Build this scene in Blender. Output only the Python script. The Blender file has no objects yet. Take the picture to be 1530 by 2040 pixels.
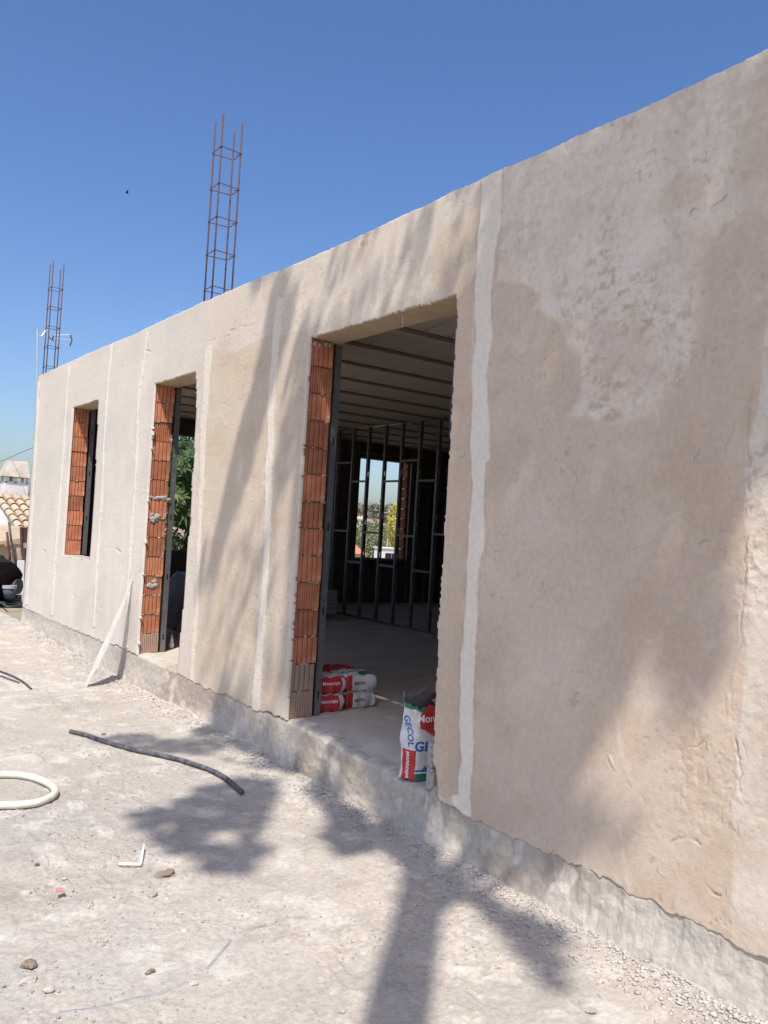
import bpy, math, random
import numpy as np
from mathutils import Vector, Matrix
from mathutils.bvhtree import BVHTree
random.seed(7); RS = np.random.RandomState(11)
S = bpy.context.scene
C = S.collection

# ---------------------------------------------------------------- camera
FOC, ROLL, PITCH, YAW = 1652.2, math.radians(3.412), math.radians(1.206), math.radians(36.229)
EYE = 1.62
_f = np.array([math.sin(YAW), math.cos(YAW), 0.]); _r = np.array([math.cos(YAW), -math.sin(YAW), 0.]); _u = np.array([0, 0, 1.])
CW = math.cos(PITCH)*_f + math.sin(PITCH)*_u; _u2 = -math.sin(PITCH)*_f + math.cos(PITCH)*_u
CR = math.cos(ROLL)*_r + math.sin(ROLL)*_u2; CU = -math.sin(ROLL)*_r + math.cos(ROLL)*_u2
cam = bpy.data.objects.new('camera', bpy.data.cameras.new('camera')); C.objects.link(cam)
cam.matrix_world = Matrix(((CR[0], CU[0], -CW[0], 0), (CR[1], CU[1], -CW[1], 0), (CR[2], CU[2], -CW[2], EYE), (0, 0, 0, 1)))
cam.data.sensor_fit = 'HORIZONTAL'; cam.data.sensor_width = 36; cam.data.lens = 36*FOC/1530
cam.data.clip_start = 0.05; cam.data.clip_end = 3000
S.camera = cam

# ---------------------------------------------------------------- light
SUND = np.array([1.0, 1.0, -2.4])             # direction in which sunlight travels
w = bpy.data.worlds.new('World'); S.world = w; w.use_nodes = True
nt = w.node_tree; bg = nt.nodes['Background']
sky = nt.nodes.new('ShaderNodeTexSky'); sky.sky_type = 'NISHITA'; sky.sun_disc = False
sky.sun_elevation = math.atan2(2.4, math.sqrt(2)); sky.sun_rotation = math.radians(225)
sky.altitude = 200; sky.air_density = 1.0; sky.dust_density = 2.4; sky.ozone_density = 4.0
hs = nt.nodes.new('ShaderNodeHueSaturation'); hs.inputs['Hue'].default_value = 0.508; hs.inputs['Saturation'].default_value = 1.17; hs.inputs['Value'].default_value = 1.16
nt.links.new(sky.outputs[0], hs.inputs['Color']); nt.links.new(hs.outputs[0], bg.inputs[0]); bg.inputs[1].default_value = 0.135
sun = bpy.data.objects.new('sun', bpy.data.lights.new('sun', 'SUN')); C.objects.link(sun)
sun.data.energy = 4.5; sun.data.angle = math.radians(0.53); sun.data.color = (1.0, 0.945, 0.87)
sun.rotation_euler = Vector(SUND).to_track_quat('-Z', 'Y').to_euler(); sun.location = (-4, -4, 12)
S.view_settings.view_transform = 'Standard'; S.view_settings.look = 'None'
S.view_settings.exposure = 0.18; S.view_settings.gamma = 1; S.view_settings.use_curve_mapping = False
S.render.engine = 'CYCLES'

# ---------------------------------------------------------------- measuring helpers (survey of the place)
def ray(px, py): return CW + CR*(px-765)/FOC - CU*(py-1020)/FOC
O = np.array([0, 0, EYE])
D = 2.838                                     # x of the facade's outer face
def onx(px, py, X=D): d = ray(px, py); return O + d*X/d[0]
def ony(px, py, Y): d = ray(px, py); return O + d*Y/d[1]
def onz(px, py, Z=0.0): d = ray(px, py); return O + d*(Z-EYE)/d[2]
def FY(px, py): p = onx(px, py); return (p[1], p[2])

# ---------------------------------------------------------------- noise
_LAT = RS.rand(24, 256, 256).astype(np.float32)
def vn(x, y, k=0):
    L = _LAT[k % 24]; xi = np.floor(x).astype(np.int64); yi = np.floor(y).astype(np.int64)
    fx = x-xi; fy = y-yi; fx = fx*fx*(3-2*fx); fy = fy*fy*(3-2*fy)
    a = L[xi & 255, yi & 255]; b = L[(xi+1) & 255, yi & 255]; c = L[xi & 255, (yi+1) & 255]; d = L[(xi+1) & 255, (yi+1) & 255]
    return (a*(1-fx)+b*fx)*(1-fy)+(c*(1-fx)+d*fx)*fy
def fbm(x, y, k=0, n=4, g=0.5):
    s = 0; a = 1; t = 0
    for i in range(n):
        s = s+a*vn(x*2**i+13.7*i, y*2**i+7.1*i, k+i); t += a; a *= g
    return s/t
def ss(a, b, x): t = np.clip((x-a)/(b-a), 0, 1); return t*t*(3-2*t)
def dline(px, py, pts):
    d = np.full(px.shape, 1e9)
    for (ax, ay), (bx, by) in zip(pts[:-1], pts[1:]):
        vx, vy = bx-ax, by-ay; L2 = vx*vx+vy*vy+1e-12
        t = np.clip(((px-ax)*vx+(py-ay)*vy)/L2, 0, 1)
        d = np.minimum(d, np.hypot(px-ax-t*vx, py-ay-t*vy))
    return d
def inpoly(px, py, pts):
    c = np.zeros(px.shape, bool); n = len(pts)
    for i in range(n):
        ax, ay = pts[i]; bx, by = pts[(i+1) % n]
        if ay == by: continue
        m = ((ay > py) != (by > py)) & (px < (bx-ax)*(py-ay)/(by-ay)+ax); c ^= m
    return c
def sdpoly(px, py, pts):
    d = dline(px, py, list(pts)+[pts[0]]); return np.where(inpoly(px, py, pts), -d, d)

# ---------------------------------------------------------------- materials
def mat(name, c1, c2=None, scale=8, rough=0.85, bump=0.0, bscale=60, attr=False, metal=0.0, rnd=0.0, c3=None, spec=0.3, detail=6, stretch=None):
    m = bpy.data.materials.new(name); m.use_nodes = True; t = m.node_tree; N = t.nodes; L = t.links; b = N['Principled BSDF']
    b.inputs['Roughness'].default_value = rough; b.inputs['Metallic'].default_value = metal
    b.inputs['Specular IOR Level'].default_value = spec
    tc = N.new('ShaderNodeTexCoord'); src = tc.outputs['Object']
    if stretch:
        mp = N.new('ShaderNodeMapping'); mp.inputs['Scale'].default_value = stretch; L.new(src, mp.inputs[0]); src = mp.outputs[0]
    col = None
    nz = N.new('ShaderNodeTexNoise'); nz.inputs['Scale'].default_value = scale; nz.inputs['Detail'].default_value = detail
    nz.inputs['Roughness'].default_value = 0.62; L.new(src, nz.inputs['Vector'])
    rp = N.new('ShaderNodeValToRGB'); rp.color_ramp.elements[0].position = 0.35; rp.color_ramp.elements[1].position = 0.65
    rp.color_ramp.elements[0].color = (*c1, 1); rp.color_ramp.elements[1].color = (*(c2 or c1), 1)
    if c3: e = rp.color_ramp.elements.new(0.72); e.color = (*c3, 1)
    L.new(nz.outputs[0], rp.inputs[0]); col = rp.outputs[0]
    if attr:
        at = N.new('ShaderNodeVertexColor'); at.layer_name = 'Col'
        mx = N.new('ShaderNodeMix'); mx.data_type = 'RGBA'; mx.blend_type = 'MULTIPLY'; mx.inputs[0].default_value = 1
        L.new(at.outputs[0], mx.inputs[6]); L.new(col, mx.inputs[7]); col = mx.outputs[2]
    if rnd:
        oi = N.new('ShaderNodeObjectInfo'); mr = N.new('ShaderNodeMapRange'); mr.inputs[3].default_value = 1-rnd; mr.inputs[4].default_value = 1+rnd
        L.new(oi.outputs['Random'], mr.inputs[0]); hs = N.new('ShaderNodeHueSaturation'); L.new(mr.outputs[0], hs.inputs['Value']); L.new(col, hs.inputs['Color']); col = hs.outputs[0]
    L.new(col, b.inputs['Base Color'])
    if bump:
        n2 = N.new('ShaderNodeTexNoise'); n2.inputs['Scale'].default_value = bscale; n2.inputs['Detail'].default_value = 8; n2.inputs['Roughness'].default_value = 0.65
        L.new(src, n2.inputs['Vector'])
        bp = N.new('ShaderNodeBump'); bp.inputs['Strength'].default_value = 1.0; bp.inputs['Distance'].default_value = bump
        L.new(n2.outputs[0], bp.inputs['Height']); L.new(bp.outputs[0], b.inputs['Normal'])
    return m
M = {}
M['render'] = mat('render coat', (0.93, 0.92, 0.91), (1.04, 1.04, 1.04), 35, 0.92, 0.0022, 90, attr=True, spec=0.15)
M['ground'] = mat('dusty ground', (0.84, 0.83, 0.815), (1.10, 1.09, 1.075), 48, 0.95, 0.006, 120, attr=True, spec=0.1, detail=10)
M['plinth'] = mat('cast concrete', (0.85, 0.85, 0.85), (1.08, 1.08, 1.07), 25, 0.93, 0.004, 70, attr=True, spec=0.15)
M['far_ground'] = mat('dry soil', (0.27, 0.225, 0.15), (0.36, 0.30, 0.21), 0.3, 0.95)
M['brick'] = mat('fired clay', (0.42, 0.145, 0.075), (0.57, 0.23, 0.125), 9, 0.9, 0.002, 90, rnd=0.24, c3=(0.56, 0.38, 0.28))
M['brick_grey'] = mat('clay caked in cement', (0.34, 0.24, 0.185), (0.42, 0.27, 0.20), 16, 0.9, 0.0015, 120, rnd=0.08, c3=(0.40, 0.36, 0.32))
M['core'] = mat('masonry', (0.30, 0.14, 0.09), (0.36, 0.2, 0.14), 9, 0.9, 0.003, 40)
M['mortar'] = mat('mortar', (0.36, 0.34, 0.31), (0.46, 0.43, 0.39), 30, 0.95, 0.004, 60)
M['lintel'] = mat('lintel render', (0.42, 0.32, 0.21), (0.50, 0.40, 0.28), 7, 0.9, 0.003, 50, stretch=(1, 4, 1))
M['concrete'] = mat('concrete', (0.36, 0.35, 0.33), (0.46, 0.45, 0.43), 5, 0.9, 0.003, 40)
M['floor'] = mat('screed floor', (0.47, 0.41, 0.34), (0.60, 0.53, 0.45), 3, 0.92, 0.003, 45, c3=(0.66, 0.60, 0.53))
M['ceil'] = mat('vault blocks', (0.58, 0.50, 0.42), (0.68, 0.60, 0.51), 6, 0.9, 0.006, 18, stretch=(0.6, 5, 1))
M['joist'] = mat('joist', (0.22, 0.16, 0.12), (0.30, 0.22, 0.17), 8, 0.9, 0.002, 40)
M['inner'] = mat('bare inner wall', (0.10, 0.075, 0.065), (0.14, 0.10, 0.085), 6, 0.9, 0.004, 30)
M['steel'] = mat('galvanised steel', (0.185, 0.195, 0.195), (0.27, 0.28, 0.28), 20, 0.45, 0.0, metal=0.6, spec=0.5)
M['rust'] = mat('rusty rebar', (0.085, 0.05, 0.048), (0.16, 0.085, 0.065), 60, 0.8, 0.001, 200, metal=0.2)
M['hose'] = mat('cream hose', (0.62, 0.56, 0.46), (0.70, 0.65, 0.56), 30, 0.6, 0.001, 90, c3=(0.55, 0.48, 0.4))
M['pipe'] = mat('dusty grey pipe', (0.045, 0.05, 0.055), (0.15, 0.15, 0.155), 26, 0.75, 0.001, 90, c3=(0.36, 0.35, 0.34))
M['cable'] = mat('black cable', (0.05, 0.05, 0.055), (0.12, 0.12, 0.12), 20, 0.7)
M['white'] = mat('white plastic', (0.74, 0.74, 0.73), (0.82, 0.82, 0.81), 12, 0.5)
M['paper'] = mat('white sack paper', (0.58, 0.56, 0.53), (0.70, 0.68, 0.65), 14, 0.75, 0.002, 30)
M['red'] = mat('red print', (0.47, 0.035, 0.035), (0.56, 0.05, 0.045), 14, 0.6, 0.002, 30)
M['pink'] = mat('reverse of red print', (0.5, 0.2, 0.22), (0.6, 0.28, 0.3), 14, 0.7, 0.003, 30)
M['green'] = mat('green print', (0.03, 0.14, 0.09), (0.045, 0.19, 0.12), 14, 0.6, 0.002, 30)
M['blue'] = mat('blue print', (0.02, 0.10, 0.36), (0.03, 0.13, 0.42), 14, 0.6)
M['ink'] = mat('dark print', (0.03, 0.03, 0.04), (0.06, 0.06, 0.07), 14, 0.6)
M['white_ink'] = mat('white print', (0.8, 0.78, 0.76), (0.85, 0.83, 0.8), 14, 0.6)
M['sack_in'] = mat('shaded sack inside', (0.10, 0.09, 0.085), (0.16, 0.14, 0.13), 14, 0.95, 0.003, 40)  # shade inside the open sack put into a dark colour
M['bark'] = mat('bark', (0.12, 0.09, 0.06), (0.2, 0.16, 0.11), 12, 0.9, 0.01, 20, stretch=(1, 1, 0.3))
M['thread'] = mat('blue mesh thread', (0.08, 0.20, 0.42), (0.12, 0.3, 0.5), 12, 0.6)
M['board'] = mat('plaster caked strip', (0.55, 0.50, 0.44), (0.68, 0.63, 0.56), 9, 0.85, 0.002, 60)
M['stone'] = mat('pale stone', (0.40, 0.36, 0.315), (0.54, 0.49, 0.43), 30, 0.95, 0.006, 60, rnd=0.2)
M['clod'] = mat('brown clod', (0.20, 0.155, 0.115), (0.31, 0.25, 0.19), 60, 0.95, 0.006, 90)
M['plaster_old'] = mat('whitewash', (0.72, 0.69, 0.64), (0.80, 0.77, 0.73), 2, 0.9, 0.01, 8)
M['tile'] = mat('aged clay tile', (0.42, 0.32, 0.21), (0.56, 0.44, 0.31), 3, 0.9, 0.004, 30, rnd=0.14, c3=(0.4, 0.3, 0.2))
M['tile_red'] = mat('red roof tile', (0.5, 0.17, 0.10), (0.6, 0.25, 0.15), 3, 0.9)
M['tan'] = mat('ochre wall', (0.50, 0.39, 0.27), (0.60, 0.48, 0.34), 2, 0.9, 0.01, 8)
M['maroon'] = mat('maroon paint', (0.09, 0.03, 0.025), (0.13, 0.05, 0.04), 5, 0.6)
M['black'] = mat('black rubber', (0.012, 0.012, 0.014), (0.03, 0.03, 0.032), 8, 0.7)
M['drum'] = mat('dark mixer drum', (0.004, 0.0035, 0.004), (0.010, 0.005, 0.006), 8, 0.95, spec=.05)
M['bucket'] = mat('blue grey bucket', (0.06, 0.08, 0.11), (0.10, 0.12, 0.16), 8, 0.6)
M['wood'] = mat('weathered wood', (0.30, 0.23, 0.16), (0.42, 0.33, 0.24), 10, 0.9, 0.003, 30)
M['foam'] = mat('white foam board', (0.85, 0.85, 0.83), (0.88, 0.88, 0.87), 8, 0.8)
M['alu'] = mat('aluminium', (0.6, 0.62, 0.65), (0.7, 0.72, 0.74), 8, 0.4, metal=0.7)
M['dirt_brown'] = M['clod']
def leafmat(name, a, b, tr=0.25):
    m = mat(name, a, b, 0.9, 0.55, spec=0.35, rnd=0.0, detail=2); return m
M['leaf'] = leafmat('broad green leaf', (0.035, 0.085, 0.018), (0.075, 0.13, 0.03))
M['leaf_dark'] = leafmat('glossy dark leaf', (0.022, 0.06, 0.016), (0.09, 0.14, 0.035))
M['leaf_yellow'] = leafmat('yellow leaf', (0.42, 0.34, 0.02), (0.55, 0.50, 0.05))
M['pine'] = leafmat('hazy pine leaves', (0.09, 0.095, 0.06), (0.19, 0.17, 0.12))  # paler than real needles: distance haze is mixed into the colour
M['grove'] = leafmat('citrus foliage', (0.07, 0.10, 0.035), (0.14, 0.17, 0.06))

# ---------------------------------------------------------------- object helpers
def tag(o, label=None, cat=None, group=None, kind=None):
    if label: o['label'] = label
    if cat: o['category'] = cat
    if group: o['group'] = group
    if kind: o['kind'] = kind
    return o
def empty(name, loc, label=None, cat=None, group=None, kind=None):
    o = bpy.data.objects.new(name, None); C.objects.link(o); o.location = loc; o.empty_display_size = 0.1
    return tag(o, label, cat, group, kind)
def wloc(p):
    l = Vector((0, 0, 0))
    while p: l += p.location; p = p.parent
    return l
class MB:
    """collects shapes in world coordinates, then links them as one mesh object"""
    def __init__(s): s.v = []; s.f = []; s.mi = []; s.n = 0
    def add(s, v, f, mi=0):
        v = np.asarray(v, float); s.v.append(v); s.f += [tuple(int(i)+s.n for i in q) for q in f]; s.mi += [mi]*len(f); s.n += len(v); return s
    def box(s, a, b, mi=0, bev=0.0, jit=0.0):
        a = np.minimum(a, b)*1.0 if 0 else np.array([min(a[i], b[i]) for i in range(3)], float); b2 = np.array(b, float); b = np.maximum(b2, a)
        return s.hexa([(a[0], a[1], a[2]), (b[0], a[1], a[2]), (b[0], b[1], a[2]), (a[0], b[1], a[2]), (a[0], a[1], b[2]), (b[0], a[1], b[2]), (b[0], b[1], b[2]), (a[0], b[1], b[2])], mi, jit)
    def hexa(s, p, mi=0, jit=0.0):
        p = np.array(p, float)
        if jit: p = p+RS.uniform(-jit, jit, p.shape)
        return s.add(p, [(0, 3, 2, 1), (4, 5, 6, 7), (0, 1, 5, 4), (1, 2, 6, 5), (2, 3, 7, 6), (3, 0, 4, 7)], mi)
    def tube(s, pts, r, n=8, mi=0, cap=True):
        pts = [np.array(p, float) for p in pts]; m = len(pts); rr = r if hasattr(r, '__len__') else [r]*m
        ref = None; V = []
        for i, p in enumerate(pts):
            t = pts[min(i+1, m-1)]-pts[max(i-1, 0)]; t = t/(np.linalg.norm(t)+1e-9)
            if ref is None:
                ref = np.array([0, 0, 1.]) if abs(t[2]) < 0.9 else np.array([1., 0, 0])
            a = np.cross(t, ref); a /= np.linalg.norm(a)+1e-9; b = np.cross(a, t); ref = b
            for k in range(n):
                th = 2*math.pi*k/n; V.append(p+rr[i]*(math.cos(th)*a+math.sin(th)*b))
        F = []
        for i in range(m-1):
            for k in range(n):
                k2 = (k+1) % n; F.append((i*n+k, i*n+k2, (i+1)*n+k2, (i+1)*n+k))
        if cap: F.append(tuple(range(n-1, -1, -1))); F.append(tuple((m-1)*n+k for k in range(n)))
        return s.add(V, F, mi)
    def blob(s, c, r, seed=0, n=2, mi=0, rough=0.3):
        import bmesh
        bm = bmesh.new(); bmesh.ops.create_icosphere(bm, subdivisions=n, radius=1)
        v = np.array([x.co[:] for x in bm.verts]); f = [tuple(q.index for q in p.verts) for p in bm.faces]; bm.free()
        rs = np.random.RandomState(seed); k = rs.randn(5, 3)
        d = sum(np.sin(v@k[i]*1.7+rs.rand()*6)/(i+1.5) for i in range(5)); v = v*(1+rough*d)[:, None]
        return s.add(v*np.array(r)+np.array(c), f, mi)
    def build(s, name, mats, parent=None, smooth=False, kind=None, label=None):
        v = np.concatenate(s.v); l = np.array(wloc(parent)) if parent else np.zeros(3)
        me = bpy.data.meshes.new(name); me.from_pydata((v-l).tolist(), [], s.f)
        for m in (mats if isinstance(mats, list) else [mats]): me.materials.append(m)
        if max(s.mi): me.polygons.foreach_set('material_index', s.mi)
        if smooth: me.shade_smooth()
        o = bpy.data.objects.new(name, me); C.objects.link(o)
        if parent: o.parent = parent
        return tag(o, label, kind=kind)
def npmesh(name, V, Q, m, col=None, parent=None, smooth=True, kind=None):
    V = np.asarray(V, np.float32); l = np.array(wloc(parent)) if parent else np.zeros(3)
    me = bpy.data.meshes.new(name); nq = len(Q); k = Q.shape[1]
    me.vertices.add(len(V)); me.vertices.foreach_set('co', (V-l).astype(np.float32).ravel())
    me.loops.add(nq*k); me.loops.foreach_set('vertex_index', Q.astype(np.int32).ravel())
    me.polygons.add(nq); me.polygons.foreach_set('loop_start', np.arange(0, nq*k, k, dtype=np.int32))
    me.update(calc_edges=True)
    if col is not None:
        a = me.color_attributes.new('Col', 'FLOAT_COLOR', 'POINT'); a.data.foreach_set('color', np.c_[col, np.ones(len(col))].astype(np.float32).ravel())
    me.materials.append(m)
    if smooth: me.shade_smooth()
    o = bpy.data.objects.new(name, me); C.objects.link(o)
    if parent: o.parent = parent
    if kind: o['kind'] = kind
    return o
def compact(V, Q, col=None):
    u, inv = np.unique(Q.ravel(), return_inverse=True)
    return V[u], inv.reshape(Q.shape), (col[u] if col is not None else None)
def copy_tree(o, parent=None):
    c = o.copy(); C.objects.link(c); c.parent = parent
    for ch in list(o.children): copy_tree(ch, c)
    return c
def link_copy(src, name, loc, parent):
    c = bpy.data.objects.new(name, src.data); C.objects.link(c); c.parent = parent; c.location = loc; return c

# ---------------------------------------------------------------- measured openings (y0 near side, y1 far side, z0, z1)
FLOOR = 0.31; TOPZ = 2.89; WEND = 12.2; WNEAR = -3.5
DOOR1 = (3.35, 4.845, FLOOR, TOPZ); DOOR2 = (6.715, 7.69, FLOOR, TOPZ-0.01); WIN = (9.345, 10.395, 1.085, TOPZ-0.01)
BX0, BX1 = D+0.016, 3.045                       # brick leaf

house = empty('unfinished_house', (D, 5, 0), 'long unfinished single storey house in rough beige render with empty door and window openings', 'house')

# ---------------------------------------------------------------- facade render coat
px_cols = np.linspace(20, 1640, 900)
ycols = np.array([onx(p, 1040)[1] for p in px_cols]); ycols = ycols[(ycols < WEND) & (ycols > 1.2)]
ycols = np.concatenate([[WEND], ycols, np.linspace(1.19, WNEAR, 60)]); ycols[0] = WEND
zr = np.linspace(0.16, 3.47, 560)
Yg, Zg = np.meshgrid(ycols, zr)
# parapet top edge and ragged lower edge as functions of y
tp = [(-4, 3.45), (1.66, 3.46), (3.19, 3.46), (4.69, 3.44), (5.5, 3.455), (6.61, 3.47), (8.5, 3.455), (10, 3.47), (12.23, 3.46)]
ztop = np.interp(ycols, [p[0] for p in tp], [p[1] for p in tp])+0.014*(fbm(ycols*3, ycols*0, 2)-0.5)+0.008*(vn(ycols*9, ycols*0+3, 5)-0.5)+0.005*(vn(ycols*45, ycols*0+3, 6)-0.5)
bp_ = [(-4, .22), (1.3, .22), (1.64, .225), (2.1, .235), (2.6, .24), (2.97, .232), (3.2, .25), (3.34, .27), (4.845, .31), (5.4, .29), (6.2, .28), (6.7, .285), (7.7, .31), (8.5, .29), (9.6, .26), (10.9, .25), (12.2, .26)]
zbot = np.interp(ycols, [p[0] for p in bp_], [p[1] for p in bp_])+0.03*(fbm(ycols*4, ycols*0+9, 3)-0.5)+0.022*(vn(ycols*18, ycols*0+3, 7)-0.5)+0.012*(vn(ycols*60, ycols*0+1, 8)-0.5)
T = (Zg-zr[0])/(zr[-1]-zr[0])
Zw = zbot[None, :]+T*(ztop-zbot)[None, :]
# keep rows level away from both edges
bl = ss(0.0, 0.12, T)*(1-ss(0.9, 1.0, T)); Zm = np.where(True, Zw*(1-bl)+(0.27+T*(3.457-0.27))*bl, 0)
Y, Z = Yg, Zm
wy = Y+0.05*(fbm(Y*2.2, Z*2.2, 1)-0.5)+0.02*(fbm(Y*12, Z*12, 4)-0.5)
wz = Z+0.05*(fbm(Y*2.2+50, Z*2.2, 2)-0.5)+0.02*(fbm(Y*12+9, Z*12, 5)-0.5)
def z1(a, b): return (a/2.2836+860, b/2.2836+300)      # survey sheets of the near wall
def z3(a, b): return (a/2.2836+860, b/2.2836+1000)
def z5(a, b): return (a/4.25+380, b/4.25+520)
def P(pts): return [FY(*p) for p in pts]
strips = []
L1 = [z1(*p) for p in [(228, 60), (215, 300), (203, 430), (205, 560), (200, 700), (210, 850), (195, 1000), (190, 1200), (185, 1350), (180, 1600)]]+[z3(*p) for p in [(180, 0), (160, 180), (155, 330), (150, 480), (140, 650), (135, 800), (132, 1000), (130, 1180), (122, 1340), (90, 1350), (95, 1395), (150, 1430)]]
R1 = [z1(*p) for p in [(322, 60), (318, 320), (292, 400), (285, 500), (275, 620), (285, 830), (265, 960), (260, 1150), (268, 1250), (262, 1400), (243, 1420), (240, 1600)]]+[z3(*p) for p in [(238, 0), (235, 200), (213, 290), (207, 480), (200, 700), (195, 900), (190, 1100), (180, 1200), (175, 1340), (180, 1440)]]
strips.append(P(L1+R1[::-1]))
L2 = [z5(735, 300), z5(705, 560), z5(690, 850), z5(670, 1000), z5(655, 1200), z5(645, 1500), z5(640, 1700), (528, 1000), (519, 1200), (508, 1330), (499, 1430)]
R2 = [z5(790, 300), z5(768, 560), z5(745, 800), z5(735, 900), z5(720, 1100), z5(705, 1300), z5(695, 1600), z5(690, 1800), (540, 1000), (531, 1200), (522, 1330), (516, 1435)]
strips.append(P(L2+R2[::-1]))
strips.append(P([(409, 690), (401, 850), (396, 1000), (388, 1200), (379, 1360), (386, 1372), (396, 1200), (404, 1000), (413, 850), (423, 690)]))
for c in ([(295, 662), (277, 788), (272, 900), (267, 987), (259, 1105), (252, 1290)], [(222, 688), (214, 788), (208, 880), (204, 987), (194, 1105), (188, 1250)], [(139, 730), (133, 788), (128, 880), (118, 1007), (110, 1125), (104, 1225)], [(78, 760), (74, 850), (66, 1000), (58, 1120), (52, 1205)]):
    strips.append(P([(x-2.0, y) for x, y in c]+[(x+2.2, y) for x, y in c[::-1]]))
rough = P([z1(*p) for p in [(330, 40), (300, 600), (420, 600), (488, 650), (470, 720), (580, 778), (610, 880), (668, 950), (680, 1110), (620, 1200), (850, 1245), (1040, 1200), (1060, 1110), (1150, 1080), (1200, 930), (1215, 850), (1220, 500), (1250, 420), (1330, 400), (1395, 330), (1480, 290), (1600, 330), (1900, -1500), (700, -900)]])
panel = P([z5(185, 745), z5(300, 800), z5(520, 700), z5(650, 640), (545, 660), (522, 1000), (505, 1425), (380, 1370), (398, 1150), (405, 900)])
pier = P([z5(760, 640), (640, 645), (612, 700), (600, 900), (575, 1200), (560, 1430), (520, 1425), (538, 1100), (550, 850)])
nearR = P([(1545, 480), (1526, 620), (1512, 800), (1492, 930), (1488, 1000), (1484, 1300), (1478, 1440), (1458, 1600), (1450, 1900), (1760, 2100), (1760, 500)])
upper_shade = P([z1(60, 350), z1(205, 300), z1(200, 620), (905, 575), (860, 560), (872, 480)])
narrow = P([(912, 560), (945, 540), (940, 900), (925, 1600), (862, 1590), (866, 1400), (885, 1100), (898, 800)])
H = 0.010*(fbm(Y*1.3, Z*1.3, 6, 3)-0.5)+0.0035*(fbm(Y*5, Z*5, 7, 3)-0.5)
col = np.empty(Y.shape+(3,)); col[:] = (0.655, 0.61, 0.57)
def paint(mask, c):
    global col
    col = col*(1-mask[..., None])+np.array(c)*mask[..., None]
smooth_m = np.zeros(Y.shape)
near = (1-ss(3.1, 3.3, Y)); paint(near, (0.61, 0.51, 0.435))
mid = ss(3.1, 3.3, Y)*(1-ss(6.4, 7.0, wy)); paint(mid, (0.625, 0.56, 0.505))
m = 1-ss(-0.004, 0.006, sdpoly(wy, wz, panel)); paint(m, (0.585, 0.505, 0.42)); smooth_m = np.maximum(smooth_m, m)
m = 1-ss(-0.004, 0.010, sdpoly(wy, wz, pier)); paint(m*0.8, (0.56, 0.475, 0.40)); smooth_m = np.maximum(smooth_m, m)
m = 1-ss(-0.01, 0.05, sdpoly(wy, wz, upper_shade)); paint(m*0.8, (0.57, 0.475, 0.39))  # soft shade above the near door, painted into the render colour
m = 1-ss(-0.006, 0.006, sdpoly(wy, wz, narrow)); paint(m, (0.60, 0.49, 0.40)); smooth_m = np.maximum(smooth_m, m)
sr = sdpoly(wy, wz, rough); ew_ = 1+5*ss(2.3, 1.9, Y)+2*ss(.5, .7, fbm(Y*2, Z*2, 34, 3)); rm = 1-ss(-1, 1, (sr+.003)/(.008*ew_)); paint(rm, (0.75, 0.675, 0.615))
nr = 1-ss(-0.006, 0.006, sdpoly(wy, wz, nearR)); paint(nr, (0.66, 0.595, 0.54))
# coarse texture in the rough zones, broken into patches
pat = ss(0.42, 0.60, fbm(Y*2.6, Z*2.6, 8, 4))
streak = fbm(Y*6, Z*2.0, 14, 4)
coarse = fbm(Y*38, Z*38, 9, 4, 0.65)-0.5
farm = ss(5.5, 7.5, Y)
gouged = 1-ss(-.03, .03, sdpoly(wy, wz, P([z3(1060, 850), z3(1290, 960), z3(1400, 1100), z3(1400, 1560), z3(1090, 1560)]))); seam = np.exp(-((wy-1.66)/.035)**2)*ss(.2, .5, fbm(Y*4, Z*3, 33, 3))
rz = np.clip(rm*0.9+.5*gouged+seam+nr*0.8+0.35*(1-smooth_m)*(1-rm)*(1-nr)*mid, 0, 1)
H += rz*(0.3+0.7*pat)*0.011*coarse
H += (rm*0.003*ss(-0.05, 0.0, sr)*(sr < 0))/ew_+0.003*rm
hollow = np.clip((0.53-fbm(Y*26, Z*34, 10, 4, .7))*5, 0, 1)*rz*ss(0.35, 0.6, streak)
paint(hollow*(.30+.45*ss(.5, .68, fbm(Y*4.5+Z*2.5, Z*3.0-Y, 30, 4))), (0.42, 0.315, 0.235))
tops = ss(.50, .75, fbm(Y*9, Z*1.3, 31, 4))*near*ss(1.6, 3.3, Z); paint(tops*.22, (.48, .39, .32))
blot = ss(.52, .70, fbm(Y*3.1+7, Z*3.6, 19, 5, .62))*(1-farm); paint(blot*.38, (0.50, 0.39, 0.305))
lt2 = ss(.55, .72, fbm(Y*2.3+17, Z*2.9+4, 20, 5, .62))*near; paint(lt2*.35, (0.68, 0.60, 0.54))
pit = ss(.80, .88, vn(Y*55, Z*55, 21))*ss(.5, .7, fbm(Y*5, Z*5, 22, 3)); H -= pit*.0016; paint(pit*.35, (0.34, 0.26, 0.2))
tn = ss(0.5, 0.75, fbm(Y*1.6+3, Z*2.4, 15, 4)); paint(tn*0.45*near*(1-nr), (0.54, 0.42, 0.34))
# ghost of the mortar joints behind
band = np.abs(((Z-FLOOR) % 0.62)-0.31); paint((1-ss(0.0, 0.02, band))*0.12*ss(5, 7, Y), (0.8, 0.78, 0.75))
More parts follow.
